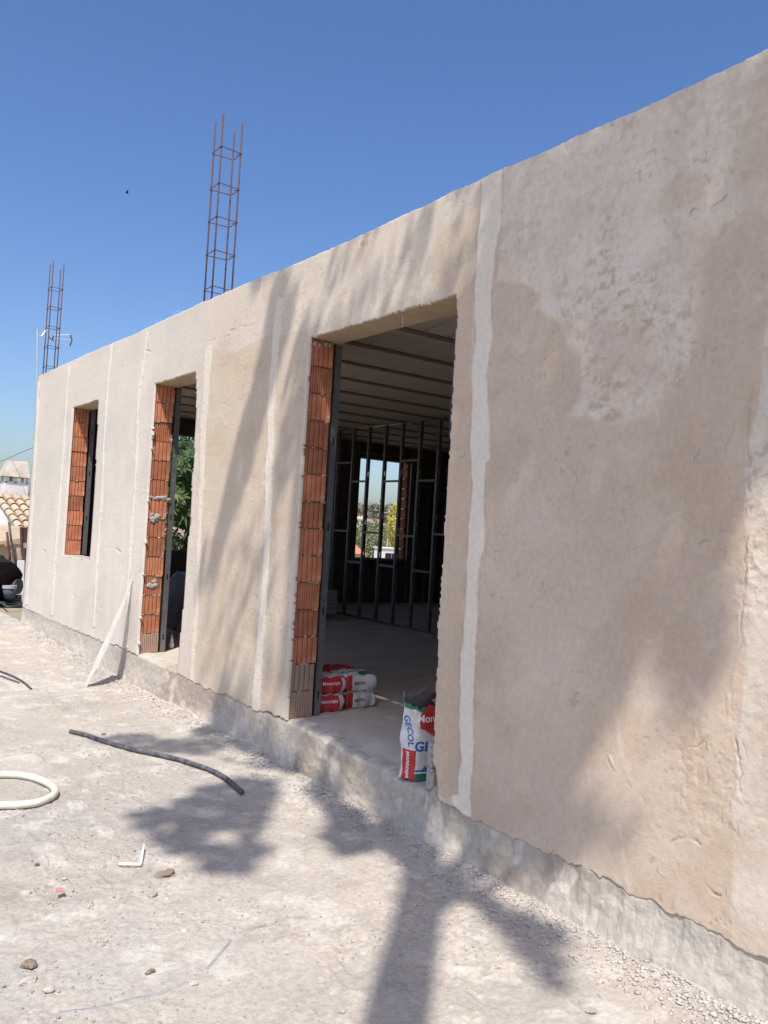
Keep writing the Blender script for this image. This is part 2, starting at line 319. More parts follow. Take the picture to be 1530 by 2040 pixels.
# trowel ridges and scrapes
tr = fbm(Y*3.0+fbm(Y*2, Z*2, 3)*3, Z*9.0, 16, 4); H += 0.0035*np.abs(tr-0.5)*smooth_m
H += 0.0025*np.abs(fbm(Y*7, Z*3, 17, 3)-0.5)*(1-smooth_m)
segs = []
for i in range(230):
    y0 = 1.45+RS.rand()**1.5*9.5; z0 = RS.uniform(0.35, 3.3); L = RS.uniform(0.02, 0.12); a = RS.uniform(-1.2, 1.2)
    segs.append((y0, z0, L, a, RS.uniform(0.001, 0.0028)*RS.choice([-1, 1, 1]), RS.uniform(0.002, 0.004)))
def stamp(pts, amp, wid, colr=None, ca=0.0, prof='line'):
    ys = [p[0] for p in pts]; zs = [p[1] for p in pts]
    mg = wid*3+0.03
    cs = np.where((ycols > min(ys)-mg) & (ycols < max(ys)+mg))[0]
    if len(cs) == 0: return
    c0, c1 = cs[0], cs[-1]+1
    rws = np.where((Z[:, c0:c1].max(1) > min(zs)-mg) & (Z[:, c0:c1].min(1) < max(zs)+mg))[0]
    if len(rws) == 0: return
    r0, r1 = rws[0], rws[-1]+1
    yy, zz = Y[r0:r1, c0:c1], Z[r0:r1, c0:c1]
    yy2 = yy+0.016*(vn(yy*34, zz*34, 3)-0.5); zz2 = zz+0.016*(vn(yy*34, zz*34+7, 4)-0.5)
    d = dline(yy2, zz2, pts); g = np.exp(-(d/wid)**2)*np.clip(2.2*vn(yy*26, zz*26, 5)-.45, 0, 1.3)
    H[r0:r1, c0:c1] += amp*g
    if colr is not None:
        k = np.clip(ca*g, 0, 1)[..., None]; col[r0:r1, c0:c1] = col[r0:r1, c0:c1]*(1-k)+np.array(colr)*k
for y0, z0, L, a, amp, wd in segs:
    stamp([(y0, z0), (y0+L*math.cos(a)*0.6, z0+L*math.sin(a)*0.6), (y0+L*math.cos(a+.2), z0+L*math.sin(a+.2))], amp, wd, (0.45, 0.38, 0.32), 0.25 if amp < 0 else 0)
def crack(pxs, amp=-0.007, wid=0.005, c=(0.26, 0.20, 0.165), ca=0.5): stamp(P(pxs), amp*.38, wid*.5, c, ca)
def ridge(pxs, amp=0.006, wid=0.006): stamp(P(pxs), amp*.27, wid*.6)
for k in range(170):      # sweeps of the trowel
    y0 = 1.3+RS.rand()**1.4*9; z0 = RS.uniform(.35, 3.3); R_ = RS.uniform(.25, .7); a0 = RS.uniform(0, 6.28); L_ = RS.uniform(.4, 1.1); sg_ = RS.choice([-1, 1])
    stamp([(y0+R_*math.cos(a0+L_*q/6), z0+R_*math.sin(a0+L_*q/6)) for q in range(7)], sg_*RS.uniform(.0007, .0018), RS.uniform(.006, .016), (0.52, 0.42, 0.34) if sg_ < 0 else (.72, .64, .56), .22)
crack([z1(1160, 300), z1(1190, 265), z1(1250, 280), z1(1310, 235), z1(1350, 205)])
crack([z1(1400, 1210), z1(1360, 1300), z1(1325, 1390)], ca=0.35); crack([z1(1225, 1360), z1(1185, 1420)])
crack([z1(600, 1400), z1(640, 1450), z1(685, 1550)], ca=.3); crack([z1(470, 720), z1(500, 650)], ca=.3)
crack([z1(1060, 320), z1(1140, 430)], ca=.4, wid=.012); crack([z1(200, 435), z1(290, 400)], ca=.5)
crack([z1(325, 80), z1(322, 300), z1(290, 420), z1(278, 560)], ca=.4)
crack([z1(1455, 1080), z1(1440, 1280), z1(1450, 1540)], ca=.35, wid=.012)
ridge([z3(740, 1440), z3(900, 1490), z3(1080, 1545)], .006, .004); crack([z3(1082, 1548), z3(1130, 1530), z3(1180, 1535), z3(1215, 1550)], -.012, .007)
ridge([z3(805, 1150), z3(815, 1190), z3(855, 1245)], .012, .006); crack([z3(796, 1155), z3(812, 1200), z3(835, 1235)], -.006, .006, ca=.4)
ridge([z3(1050, 1000), z3(1050, 1370)], .003, .004); ridge([z3(975, 1340), z3(1050, 1350)], .003, .004)
crack([z3(1120, 1075), z3(1160, 1115), z3(1215, 1115), z3(1260, 1070)], -.006, .005, ca=.5)
crack([z3(1255, 1100), z3(1255, 1230)], -.006, .004, ca=.5); crack([z3(1285, 1210), z3(1320, 1225)], -.014, .007)
crack([z3(1225, 190), z3(1240, 172), z3(1320, 175)], -.006, .005, ca=.4); ridge([z3(1228, 180), z3(1320, 180)], .006, .005)
crack([z3(1305, 130), z3(1345, 122), z3(1375, 130)], -.005, .004, ca=.4)
crack([z3(1432, 0), z3(1436, 180), z3(1420, 500), z3(1405, 720)], -.006, .005, ca=.45)
crack([z3(1380, 1060), z3(1385, 1130), z3(1408, 1160), z3(1400, 1330), z3(1395, 1500)], -.012, .006, ca=.6)
ridge([z3(1440, 0), z3(1440, 400), z3(1425, 520), z3(1440, 760)], .007, .01)
crack([z3(550, 478), z3(605, 488)], -.004, .004, ca=.4); ridge([z3(690, 1045), z3(780, 1075)], .003, .004)
crack([(1402, 1760), (1436, 1785)], -.015, .006); ridge([(1270, 1680), (1340, 1730), (1385, 1800), (1392, 1815)], .004, .006)
crack([z5(690, 1230), z5(750, 1130)], ca=.3); crack([z5(765, 1000), z5(855, 965)], ca=.5); crack([z5(740, 1175), z5(820, 1090)], ca=.5)
crack([z5(770, 565), z5(830, 530)], -.006, .004); crack([z5(660, 560), z5(725, 330)], ca=.4)
crack([z5(135, 685), z5(230, 660), z5(330, 630)], ca=.35, wid=.008); crack([z5(330, 590), z5(430, 560), z5(540, 535)], ca=.4, wid=.008)
crack([z5(190, 1370), z5(250, 1420)], -.004, .004, ca=.3); crack([z5(15, 1820), z5(80, 1780)], ca=.4)
ridge([(412, 1180), (450, 1150), (480, 1180)], .003, .005)
for k in range(26):       # upright drag marks near the right seam
    a = RS.uniform(1040, 1400); b0 = RS.uniform(850, 1400); crack([z3(a, b0), z3(a+RS.uniform(-8, 8), b0+RS.uniform(40, 160))], -.004, .006, ca=.15)
far_marks = [FY(x, y) for x, y in ((150, 1190), (205, 1215), (300, 700), (190, 900), (240, 1100), (90, 1100))]
for (a, b) in far_marks: stamp([(a, b), (a+.12, b+.03)], -.008, .008, (0.4, 0.36, 0.33), .5)
grey = ss(0.5, 0.7, fbm(Y*0.9+5, Z*1.6, 18, 4))*farm; paint(grey*0.42, (0.54, 0.52, 0.50)); g3 = ss(.55, .7, fbm(Y*2.5+2, Z*1.2, 23, 5))*farm; paint(g3*.3, (0.74, 0.70, 0.66))
gr2 = np.exp(-(((Y-FY(100, 930)[0])/.5)**2+((Z-FY(100, 930)[1])/.18)**2)); paint(gr2*.3, (0.45, 0.50, 0.49))
val = 1+0.10*(fbm(Y*2, Z*2, 12, 5)-0.5)+0.05*(fbm(Y*14, Z*14, 13, 3)-0.5)
# strips of fresh smooth mortar, standing slightly proud
lab = np.zeros(Y.shape, int); 
for i, sp in enumerate(strips):
    sd = sdpoly(wy, wz, sp); far_s = i >= 3
    mk = 1-ss(-0.007, 0.005, sd+.010*(fbm(Y*30, Z*30, 11, 3)-.5))
    H += mk*(0.0035 if not far_s else 0.006); H += np.exp(-((sd)/0.006)**2)*0.0025*(vn(Y*40, Z*40, 2)-0.2)
    H = H*(1-0.55*mk*(not far_s)*(np.abs(H) > 0.004))
    paint(mk*(1 if not far_s else 0.75), (0.765, 0.705, 0.65) if i == 0 else (0.70, 0.645, 0.59) if i < 3 else (0.76, 0.72, 0.68))
    ed = np.exp(-((sd-0.008)/0.006)**2)*ss(0.45, 0.6, vn(Y*25, Z*25, 6)); paint(ed*0.35, (0.36, 0.29, 0.24))
    lab[sd < 0] = i+1
col = np.clip(col*val[..., None]*np.array((1.02, 0.995, 0.915)), 0.03, 0.85)
# edges of the openings
def edges(op, near_pts):
    y0, y1, z0, z1_ = op
    e0 = np.interp(Z, [p[1] for p in near_pts], [p[0] for p in near_pts])+0.010*(vn(Z*16, Z*0+2, 3)-0.5)+0.008*(vn(Z*55, Z*0+4, 6)-0.5)
    e1 = y1+0.008*(vn(Z*16, Z*0+8, 9)-0.5)+0.012*(vn(Z*70, Z*0+8, 4)-0.5)
    zt = z1_+0.010*(vn(Y*13, Y*0+8, 1)-0.5)+0.013*(vn(Y*75, Y*0+2, 5)-0.5)
    return (Y > e0) & (Y < e1) & (Z < zt) & (Z > z0)
e1p = [FY(x, y) for x, y in [(912, 575), (911, 640), (905, 740), (903, 800), (896, 900), (893, 960), (886, 1060), (880, 1160), (873, 1250), (871, 1330), (868, 1400), (866, 1480), (862, 1520), (860, 1590)]][::-1]
e2p = [FY(x, y) for x, y in [(392, 737), (391, 820), (388, 900), (384, 950), (381, 1040), (375, 1080), (372, 1130), (369, 1180), (362, 1250), (357, 1300), (352, 1345)]][::-1]
e3p = [FY(x, y) for x, y in [(197, 797), (193, 900), (188, 1000), (179, 1119)]][::-1]
d1 = list(DOOR1); d1[2] = -1; d2 = list(DOOR2); d2[2] = -1
hole = edges(d1, e1p) | edges(d2, e2p) | edges(WIN, e3p)
notch = sdpoly(Y, Z, P([(855, 1500), (868, 1530), (872, 1560), (873, 1590), (885, 1602), (850, 1620), (840, 1500)])) < 0
hole |= notch
hole |= (Y > 11.9) & (np.abs(Z-FY(100, 1200)[1]) < -1)
nr_, nc_ = Y.shape
vid = np.arange(nr_*nc_).reshape(nr_, nc_)
hq = hole[:-1, :-1] & hole[1:, 1:] | hole[:-1, 1:] & hole[1:, :-1]
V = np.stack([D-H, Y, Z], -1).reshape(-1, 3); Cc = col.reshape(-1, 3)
# skirt: thickness of the coat at every border of the kept faces
keep = ~hq
Q = np.stack([vid[:-1, :-1], vid[1:, :-1], vid[1:, 1:], vid[:-1, 1:]], -1)     # normal towards -x
pad = np.zeros((keep.shape[0]+2, keep.shape[1]+2), bool); pad[1:-1, 1:-1] = keep
sk = []
up = keep & ~pad[2:, 1:-1]; sk.append(np.stack([vid[1:, :-1], vid[1:, 1:]], -1)[up])
dn = keep & ~pad[:-2, 1:-1]; sk.append(np.stack([vid[:-1, 1:], vid[:-1, :-1]], -1)[dn])
rt = keep & ~pad[1:-1, 2:]; sk.append(np.stack([vid[1:, 1:], vid[:-1, 1:]], -1)[rt])
lf = keep & ~pad[1:-1, :-2]; sk.append(np.stack([vid[:-1, :-1], vid[1:, :-1]], -1)[lf])
E_ = np.concatenate(sk); nb = len(V)
eu, inv = np.unique(E_.ravel(), return_inverse=True); inv = inv.reshape(-1, 2)
Vb = V[eu].copy(); Vb[:, 0] = D+0.018
V2 = np.concatenate([V, Vb]); C2 = np.concatenate([Cc, Cc[eu]])
SQ = np.stack([E_[:, 0], nb+inv[:, 0], nb+inv[:, 1], E_[:, 1]], -1)
ql = lab[:-1, :-1]
for i in range(len(strips)+1):
    q = Q[keep & (ql == i)]
    if i == 0: q = np.concatenate([q, SQ])
    v_, q_, c_ = compact(V2, q, C2)
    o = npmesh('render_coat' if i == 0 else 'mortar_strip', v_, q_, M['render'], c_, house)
    if i: o['label'] = 'paler strip of fresh mortar running down the render'

# ---------------------------------------------------------------- plinth and slab edge
yc = np.concatenate([ycols[ycols > 1.2], np.linspace(1.19, WNEAR, 40)]); tz = np.linspace(0, 1, 70)
Yp, Tp = np.meshgrid(yc, tz)
indoor = ((Yp > DOOR1[0]-.02) & (Yp < DOOR1[1]+.0)) | ((Yp > DOOR2[0]) & (Yp < DOOR2[1]))
topz = np.where(indoor, FLOOR-0.05*ss(4.6, 3.4, Yp)*(Yp < 5), 0.30)+0.012*(vn(Yp*14, Yp*0, 2)-.5)+0.01*(vn(Yp*50, Yp*0, 3)-.5)
Zp = -0.12+Tp*(topz+0.12)
lump = fbm(Yp*3, Zp*5, 5, 4)-0.5; fine = fbm(Yp*20, Zp*20, 6, 4, .6)-0.5
drag = fbm(Yp*14, Zp*2.5, 7, 4)-.5
_zb = np.interp(Yp, ycols[::-1], zbot[::-1])
Xp = D+0.004+0.012*ss(-0.008, 0.02, Zp-_zb)-0.055*ss(0.8, 0.0, Tp)*(0.6+lump)-0.016*lump*ss(.95, .6, Tp)-0.012*fine*ss(1.0, .7, Tp)-0.022*drag*ss(2.9, 2.2, Yp)*ss(0, .3, Tp)
Xp = Xp-0.02*ss(0.25, 0.0, Tp)*(vn(Yp*8, Zp*8, 3))
tb = np.clip((Tp-0.93)/0.07, 0, 1); Xp += np.where(indoor, 0.035*tb**2*(0.5+vn(Yp*20, Zp*0, 9)), 0.004*tb)
cp = np.empty(Yp.shape+(3,)); cp[:] = (0.52, 0.485, 0.44)
k = ss(.45, .65, fbm(Yp*2.2, Zp*5, 8, 4))[..., None]; cp = cp*(1-k)+np.array((0.41, 0.365, 0.32))*k
k = (ss(.60, .68, fbm(Yp*4, Zp*3, 10, 4))*0.8)[..., None]; cp = cp*(1-k)+np.array((0.66, 0.60, 0.55))*k
k = (ss(2.6, 1.9, Yp)*.6)[..., None]; cp = cp*(1-k)+np.array((0.545, 0.525, 0.50))*k
k = (ss(7.0, 8.5, Yp)*.5)[..., None]; cp = cp*(1-k)+np.array((0.58, 0.555, 0.535))*k
k = ss(0.35, 0.1, Tp)[..., None]*.6; cp = cp*(1-k)+np.array((0.5, 0.465, 0.43))*k
V = np.stack([Xp, Yp, Zp], -1).reshape(-1, 3); vid = np.arange(Yp.size).reshape(Yp.shape)
Q = np.stack([vid[:-1, :-1], vid[1:, :-1], vid[1:, 1:], vid[:-1, 1:]], -1).reshape(-1, 4)
# shelf back from the top row into the wall
nb = len(V); Vt = V[vid[-1]].copy(); Vt[:, 0] = D+0.12; Vt[:, 2] = np.where(indoor[0], Vt[:, 2]+0.005, Vt[:, 2]); V = np.concatenate([V, Vt])
a = vid[-1]; b = nb+np.arange(len(a)); Q = np.concatenate([Q, np.stack([a[:-1], b[:-1], b[1:], a[1:]], -1)])
for (px_, py_, ry, rz_) in ((795, 1600, .035, .06), (848, 1612, .02, .05), (985, 1655, .03, .04), (1032, 1690, .035, .07), (1128, 1752, .05, .06), (1105, 1775, .02, .04), (560, 1455, .06, .03), (640, 1470, .1, .03), (330, 1345, .08, .03)):
    q = onx(px_, py_); e_ = np.hypot((Yp-q[1])/ry, (Zp-q[2])/rz_)+1.2*(vn(Yp*40, Zp*30, 6)-.5); mk_ = 1-ss(.7, 1.0, e_); Xp -= .004*mk_; cp = cp*(1-.75*mk_[..., None])+np.array((.68, .62, .57))*.75*mk_[..., None]
cp = cp*np.array((.97, .925, .86))*(1+.18*(fbm(Yp*16, Zp*16, 11, 4, .65)-.5))[..., None]; cp = cp.reshape(-1, 3); cp = np.concatenate([cp, cp[vid[-1]]*1.05])
npmesh('plinth', V, Q, M['plinth'], cp, house)
# floor
xs = np.concatenate([np.linspace(D+.07, 4.5, 90), np.linspace(4.56, 12.0, 60)]); ys = np.concatenate([np.linspace(WNEAR, 2.6, 30), np.linspace(2.65, 8, 220), np.linspace(8.1, 12.0, 40)])
Xf, Yf = np.meshgrid(xs, ys); Zf = FLOOR+0.004*(fbm(Xf*3, Yf*3, 3)-.5)+0.005*(fbm(Xf*14, Yf*14, 4)-.5)*ss(4, 3, Xf)
edge = ss(D+0.30, D+0.07, Xf)*(Yf < 5.2); Zf -= 0.05*edge*ss(4.6, 3.4, Yf); 
V = np.stack([Xf, Yf, Zf], -1).reshape(-1, 3); vid = np.arange(Xf.size).reshape(Xf.shape)
Q = np.stack([vid[:-1, :-1], vid[:-1, 1:], vid[1:, 1:], vid[1:, :-1]], -1).reshape(-1, 4)
npmesh('floor', V, Q, M['floor'], None, house)
MB().box((D+.13, WNEAR, -.3), (12, 12, FLOOR-.07)).build('slab', M['concrete'], house)

# ---------------------------------------------------------------- masonry leaf, lintels, bricks of the jambs
cx0 = D+0.019
piers = MB()
for a, b in ((WNEAR, 3.335), (4.845+.11, 6.70), (7.69+.11, 9.335), (10.395+.11, WEND-.002)): piers.box((cx0+.006, a, .28), (BX1, b, TOPZ))
piers.box((cx0+.006, 9.335, .28), (BX1, 10.505, 1.07))
piers.build('masonry_leaf', M['core'], house)
for a, b, t in ((3.30, 4.97, TOPZ), (6.66, 7.82, TOPZ-.01), (9.29, 10.52, TOPZ-.01)):
    lb = MB(); lb.box((cx0, a, t-.004), (3.085, b, 3.16)); lb.build('lintel', M['lintel'], house)
MB().box((cx0, WNEAR, 3.162), (3.085, WEND-.002, 3.435)).build('ring_beam', M['concrete'], house)
# bottom sill of window
MB().box((D+.002, WIN[0]-.004, 1.066), (3.06, WIN[1]+.006, 1.087), jit=.003).build('sill', M['mortar'], house)
def brick_mesh(name, h, kind, dirty):
    """hollow clay block: ribbed face towards -y, origin at its lower front outer corner"""
    wd = BX1-BX0; n = 5 if kind == 0 else 10 if kind == 1 else 7
    g = 0.0065 if kind == 0 else 0.0045; dp = 0.014 if kind == 0 else 0.008 if kind == 1 else 0.04
    prof = []; p = wd/n
    for i in range(n):
        x0 = i*p; prof += [(x0+g*.5, 0.0015), (x0+g*1.2, 0.0), (x0+p-g*1.2, 0.0), (x0+p-g*.5, 0.0015)]
        if i < n-1: prof += [(x0+p-g*.3, dp), (x0+p+g*.3, dp)]
    prof += [(wd, 0.10), (0, 0.10)]
    V = []; m = len(prof)
    for z in (0, h):
        for x, y in prof: V.append((x, y, z))
    F = [(i, (i+1) % m, m+(i+1) % m, m+i) for i in range(m)]+[tuple(range(m-1, -1, -1)), tuple(range(m, 2*m))]
    me = bpy.data.meshes.new(name); me.from_pydata(V, [], F); me.materials.append(M['brick_grey' if dirty else 'brick']); return me
course = (TOPZ-FLOOR)/14.0
BM = {}
def put_brick(y, z, h, kind, dirty, parent, flip=False):
    key = (round(h, 3), kind, dirty)
    if key not in BM: BM[key] = brick_mesh('brick', h, kind, dirty)
    o = bpy.data.objects.new('brick', BM[key]); C.objects.link(o); o.parent = parent
    o.location = Vector((BX0+random.uniform(-.005, .005), y+random.uniform(0, .010), z))-wloc(parent)
    o.rotation_euler = (random.uniform(-.008, .008), random.uniform(-.008, .008), random.uniform(-.012, .012))
    return o
k1 = [1, 0, 0, 0, 1, 0, 0, 0, 0, 0, 0, 0, 1, 0]; k2 = [1, 0, 0, 1, 2, 0, 0, 0, 0, 0, 0, 1, 0, 0]; k3 = [1, 0, 0, 0, 0, 0, 0, 0, 0, 0]
for i in range(14):
    put_brick(4.845, FLOOR+.002+i*course, course-.009, k1[i], i < 2, house)
    put_brick(7.69, FLOOR+.002+i*course, course-.009, k2[i], i < 1, house)
cw = (TOPZ-1.09)/10
for i in range(10): put_brick(10.395, 1.09+i*cw, cw-.008, k3[i], False, house)
mo = MB()
for (y, z0, n, c) in ((4.845, FLOOR, 14, course), (7.69, FLOOR, 14, course), (10.395, 1.09, 10, cw)):
    for i in range(1, n):
        for k in range(6 if y < 9 else 2):
            if random.random() < .75:
                xx = random.choice([BX0+.012, BX1-.02, random.uniform(BX0, BX1)])
                mo.blob((xx, y+.006, z0+i*c-.004), (random.uniform(.008, .028), .008, random.uniform(.004, .009)), i*7+k, 1)
        mo.box((BX0+.004, y+.022, z0+i*c-.012), (BX1-.004, y+.09, z0+i*c+.006))
for k in range(11): mo.blob((BX0+.04+.11*random.random(), 7.69+.002, FLOOR+7.1*course-.05+.06*random.random()-(.62 if k > 6 else 0)), (.026, .005, .018), 90+k, 2, rough=.6)
for k in range(9): mo.blob((BX0+.02+.16*random.random(), 7.69+.002, FLOOR+8.0*course+.02*random.random()), (.03, .006, .012), 190+k, 2, rough=.6)
for k in range(7): mo.blob((BX0+.03+.14*random.random(), 4.845+.002, TOPZ-.012-.03*random.random()), (.02, .012, .02), 290+k, 1)
mo.build('mortar', M['mortar'], house, smooth=True, kind='stuff')
# near jamb of each opening: plain blocks
for yj, z0, n, c in ((3.335, FLOOR, 14, course),):
    pass
for i in range(2):     # exposed ribbed block at the broken foot of the near pier
    me = brick_mesh('brick', .13 if i else .12, 1, True); me.materials[0] = M['mortar']; o = bpy.data.objects.new('brick', me); C.objects.link(o); o.parent = house
    o.rotation_euler = (0, 0, -math.pi/2); o.location = Vector((D+.012, 3.372, .27+i*.125))-wloc(house); o.scale = (.30, .12, .95)
rg = MB()
for k in range(18): rg.blob((D+.008, 3.325+.02*random.random(), .27+.28*random.random()), (.004, .006+.006*random.random(), .004+.006*random.random()), k, 1)
rg.build('broken_render_edge', M['mortar'], house, smooth=True, kind='stuff')

# ---------------------------------------------------------------- roof: joists, vault blocks, slab
for y in np.arange(-2.77, 12, .7):
    yy = y
    MB().box((3.09, yy-.04, 3.115), (12, yy+.04, 3.16)).build('joist', M['joist'], house)
    vb = MB(); n = 8; xs2 = np.arange(3.09, 12.01, .25)
    for i in range(len(xs2)-1):
        V = []; g = .004
        for x in (xs2[i]+g, xs2[i+1]-g):
            for k in range(n+1):
                t = k/n; V.append((x, yy+.041+t*.618, 3.128+.02*math.sin(math.pi*t)+random.uniform(-.001, .001)))
        vb.add(V, [(k, n+1+k, n+2+k, k+1) for k in range(n)])
    vb.box((3.09, yy+.041, 3.155), (12, yy+.659, 3.17)); vb.build('vault_block_row', M['ceil'], house)
MB().box((3.09, WNEAR, 3.175), (12, WEND-.01, 3.40)).build('roof_slab', M['concrete'], house)

# ---------------------------------------------------------------- far end wall with two windows, rear and near walls
W1 = (8.22, 9.27, 1.10, 2.86); W2 = (4.2, 5.7, 1.11, 2.87)
ew = MB(); y0, y1 = 12.0, 12.20
for a, b in ((3.087, W2[0]), (W2[1], W1[0]), (W1[1]+.11, 12.2)): ew.box((a, y0, .0), (b, y1, 3.12))
for wn in (W1, W2): ew.box((wn[0], y0, 0), (wn[1]+.11*(wn is W1), y1, wn[2])); ew.box((wn[0], y0, wn[3]), (wn[1]+.11*(wn is W1), y1, 3.12))
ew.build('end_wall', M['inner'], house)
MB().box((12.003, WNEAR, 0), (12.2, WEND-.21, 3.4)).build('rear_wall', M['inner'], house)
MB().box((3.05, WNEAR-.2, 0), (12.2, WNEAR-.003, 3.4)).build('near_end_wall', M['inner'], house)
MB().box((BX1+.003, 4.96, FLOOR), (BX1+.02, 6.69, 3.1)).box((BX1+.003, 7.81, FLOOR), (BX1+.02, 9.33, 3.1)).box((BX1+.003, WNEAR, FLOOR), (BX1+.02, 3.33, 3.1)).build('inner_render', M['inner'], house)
cw2 = (W1[3]-W1[2])/9.5
for i in range(10):
    h = cw2-.01 if i < 9 else cw2*.5-.01
    key = (round(h, 3), 0, False)
    if key not in BM: BM[key] = brick_mesh('brick', h, 0, False)
    o = bpy.data.objects.new('brick', BM[key]); C.objects.link(o); o.parent = house
    o.rotation_euler = (0, 0, -math.pi/2); o.scale = (1.0, 1, 1); o.location = Vector((W1[1]+.004, 12.195, W1[2]+i*cw2))-wloc(house)

# ---------------------------------------------------------------- steel studs
def stud_mesh(mb, x, y, z0, z1, wx=.05, dy=.036, slots=(), flip=1, t=.0015, mi=0):
    """C section, web towards -y, flanges towards +y; slots cut through the web"""
    x0, x1 = x, x+wx; yb = y
    mb.box((x0, yb, z0), (x0+t, yb+dy*flip, z1)); mb.box((x1-t, yb, z0), (x1, yb+dy*flip, z1))
    mb.box((x0+t, yb+dy*flip-t*flip, z0), (x0+.008, yb+dy*flip, z1)); mb.box((x1-.008, yb+dy*flip-t*flip, z0), (x1-t, yb+dy*flip, z1))
    s0, s1 = x0+wx*.36, x0+wx*.64
    mb.box((x0+t, yb, z0), (s0, yb+t, z1)); mb.box((s1, yb, z0), (x1-t, yb+t, z1))
    zz = z0
    for s in sorted(slots): mb.box((s0, yb, zz), (s1, yb+t, s-.028)); zz = s+.028
    mb.box((s0, yb, zz), (s1, yb+t, z1))
def stud_side(mb, x, y, z0, z1, wy_=.05, dx=.036, slots=()):
    """C section for the partition: web faces along y, flanges show towards -x"""
    t = .0015
    mb.box((x, y, z0), (x+t, y+dx, z1)); mb.box((x+wy_-t, y, z0), (x+wy_, y+dx, z1))
    zz = z0
    mb.box((x+t, y, z0), (x+wy_*.36, y+t, z1)); mb.box((x+wy_*.64, y, z0), (x+wy_-t, y+t, z1))
    for s in sorted(slots): mb.box((x+wy_*.36, y, zz), (x+wy_*.64, y+t, s-.035)); zz = s+.035
    mb.box((x+wy_*.36, y, zz), (x+wy_*.64, y+t, z1))
for nm, (ya, za, zb), lab_ in (('door', (4.868, FLOOR+.004, TOPZ-.008), 'tall grey steel stud lining the ribbed brick jamb of the near doorway'),
                               ('door', (7.712, FLOOR+.004, TOPZ-.012), 'grey steel stud lining the brick jamb of the middle doorway'),
                               ('win', (10.412, 1.09, TOPZ-.012), 'grey steel stud lining the brick jamb of the far window')):
    e = empty('steel_lining_frame', (3.07, ya, za), lab_, 'steel frame', 'steel lining frames at the openings')
    sl = [za+.14, za+.72, za+1.3, za+1.9] if nm == 'door' else [za+.45, za+1.0, za+1.5]
    sb = MB(); stud_mesh(sb, 3.072, ya, za+.003, zb-.003, slots=sl); sb.build('stud', M['steel'], e)
    b = MB(); b.box((3.068, ya, za), (3.122, ya+.42, za+.002)).box((3.068, ya, za), (3.0695, ya+.42, za+.03)).build('bottom_track', M['steel'], e)
    b = MB(); b.box((3.068, ya, zb-.002), (3.122, ya+.42, zb)).box((3.068, ya, zb-.03), (3.0695, ya+.42, zb)).build('top_track', M['steel'], e)
    sb = MB(); stud_mesh(sb, 3.072, ya+.38, za+.003, zb-.003, slots=sl); sb.build('stud', M['steel'], e)
PX = 6.89
part = empty('stud_partition', (PX, 9.4, FLOOR), 'open partition frame of dark steel studs and noggings inside the near doorway', 'steel frame')
ypos = [11.5, 11.09, 10.68, 10.28, 9.88, 9.47, 9.08, 8.68, 8.29, 7.89, 7.49, 7.09, 6.69, 6.29]
for i, y in enumerate(ypos):
    b = MB(); stud_side(b, PX, y, FLOOR+.004, 3.098, slots=[FLOOR+.35, FLOOR+.95, FLOOR+1.3+.1*(i % 3), FLOOR+2.1]); b.build('stud', M['steel'], part)
for z, nm in ((FLOOR+.001, 'bottom_track'), (3.10, 'top_track')):
    MB().box((PX-.003, 6.0, z), (PX+.055, 11.99, z+.002)).box((PX-.003, 6.0, z), (PX-.0015, 11.99, z+.035*(1 if z < 1 else -1))).build(nm, M['steel'], part)
for (xa, xb, yp) in ((674, 700, 920), (702, 730, 957), (764, 795, 956.5), (801, 833, 915), (833, 867, 955), (667, 693, 1055), (725, 754, 1059), (691, 721, 1118), (753, 786, 1125.5), (823, 856, 1136), (812, 824, 1066), (872, 900, 1063)):
    pa = onx((xa+xb)/2, yp, PX); c = pa[1]; i = min(range(len(ypos)-1), key=lambda i: abs((ypos[i]+ypos[i+1])/2+.018-c))
    MB().box((PX+.002, ypos[i+1]+.037, pa[2]-.002), (PX+.048, ypos[i]-.001, pa[2])).box((PX+.002, ypos[i+1]+.037, pa[2]-.03), (PX+.0035, ypos[i]-.001, pa[2])).build('nogging', M['steel'], part)
wl = empty('window_lining_frame', (8.7, 11.93, FLOOR), 'steel lining frame standing before the far end window beyond the partition', 'steel frame')
for x in (8.10, 9.31, 9.36, 9.75, 10.15, 10.55):
    b = MB(); stud_mesh(b, x, 11.93, FLOOR, 3.09, wx=.04, slots=[.9, 1.6, 2.2]); b.build('stud', M['steel'], wl)
for z in (2.93, 1.06): MB().box((8.14, 11.93, z), (9.31, 11.97, z+.03)).build('nogging', M['steel'], wl)
for z, a in ((2.35, 9.79), (1.1, 9.79), (1.9, 10.19)): MB().box((a, 11.93, z), (a+.36, 11.97, z+.03)).build('nogging', M['steel'], wl)

# ---------------------------------------------------------------- ground close by
gx = np.linspace(-2.6, D+.03, 620); gy = [1.2]
while gy[-1] < 16: gy.append(gy[-1]+0.0052*max(1, (gy[-1]/2.2))**1.25)
gy = np.array(gy); Xg, Yg2 = np.meshgrid(gx, gy)
wx = Xg+.1*(fbm(Xg*2, Yg2*2, 1)-.5)
base = 0.035*(fbm(Xg*.8, Yg2*.8, 2, 3)-.5)+0.014*(fbm(Xg*3.5, Yg2*3.5, 3, 4)-.5)
grit = fbm(Xg*34, Yg2*34, 4, 4, .7)-.5; grit2 = fbm(Xg*11, Yg2*11, 7, 4, .6)-.5
loose = ss(.42, .6, fbm(Xg*1.5, Yg2*1.5, 8, 4))
dw = D-Xg
foot = np.exp(-(np.maximum(dw, 0)/.16)**2)
Hg = base+grit*(.006+.010*loose+.018*foot)+grit2*(.004+.007*loose)+foot*(.028+.03*(fbm(Xg*6, Yg2*6, 9)-.5))
Hg -= 0.02*ss(3, 6, Yg2)*0
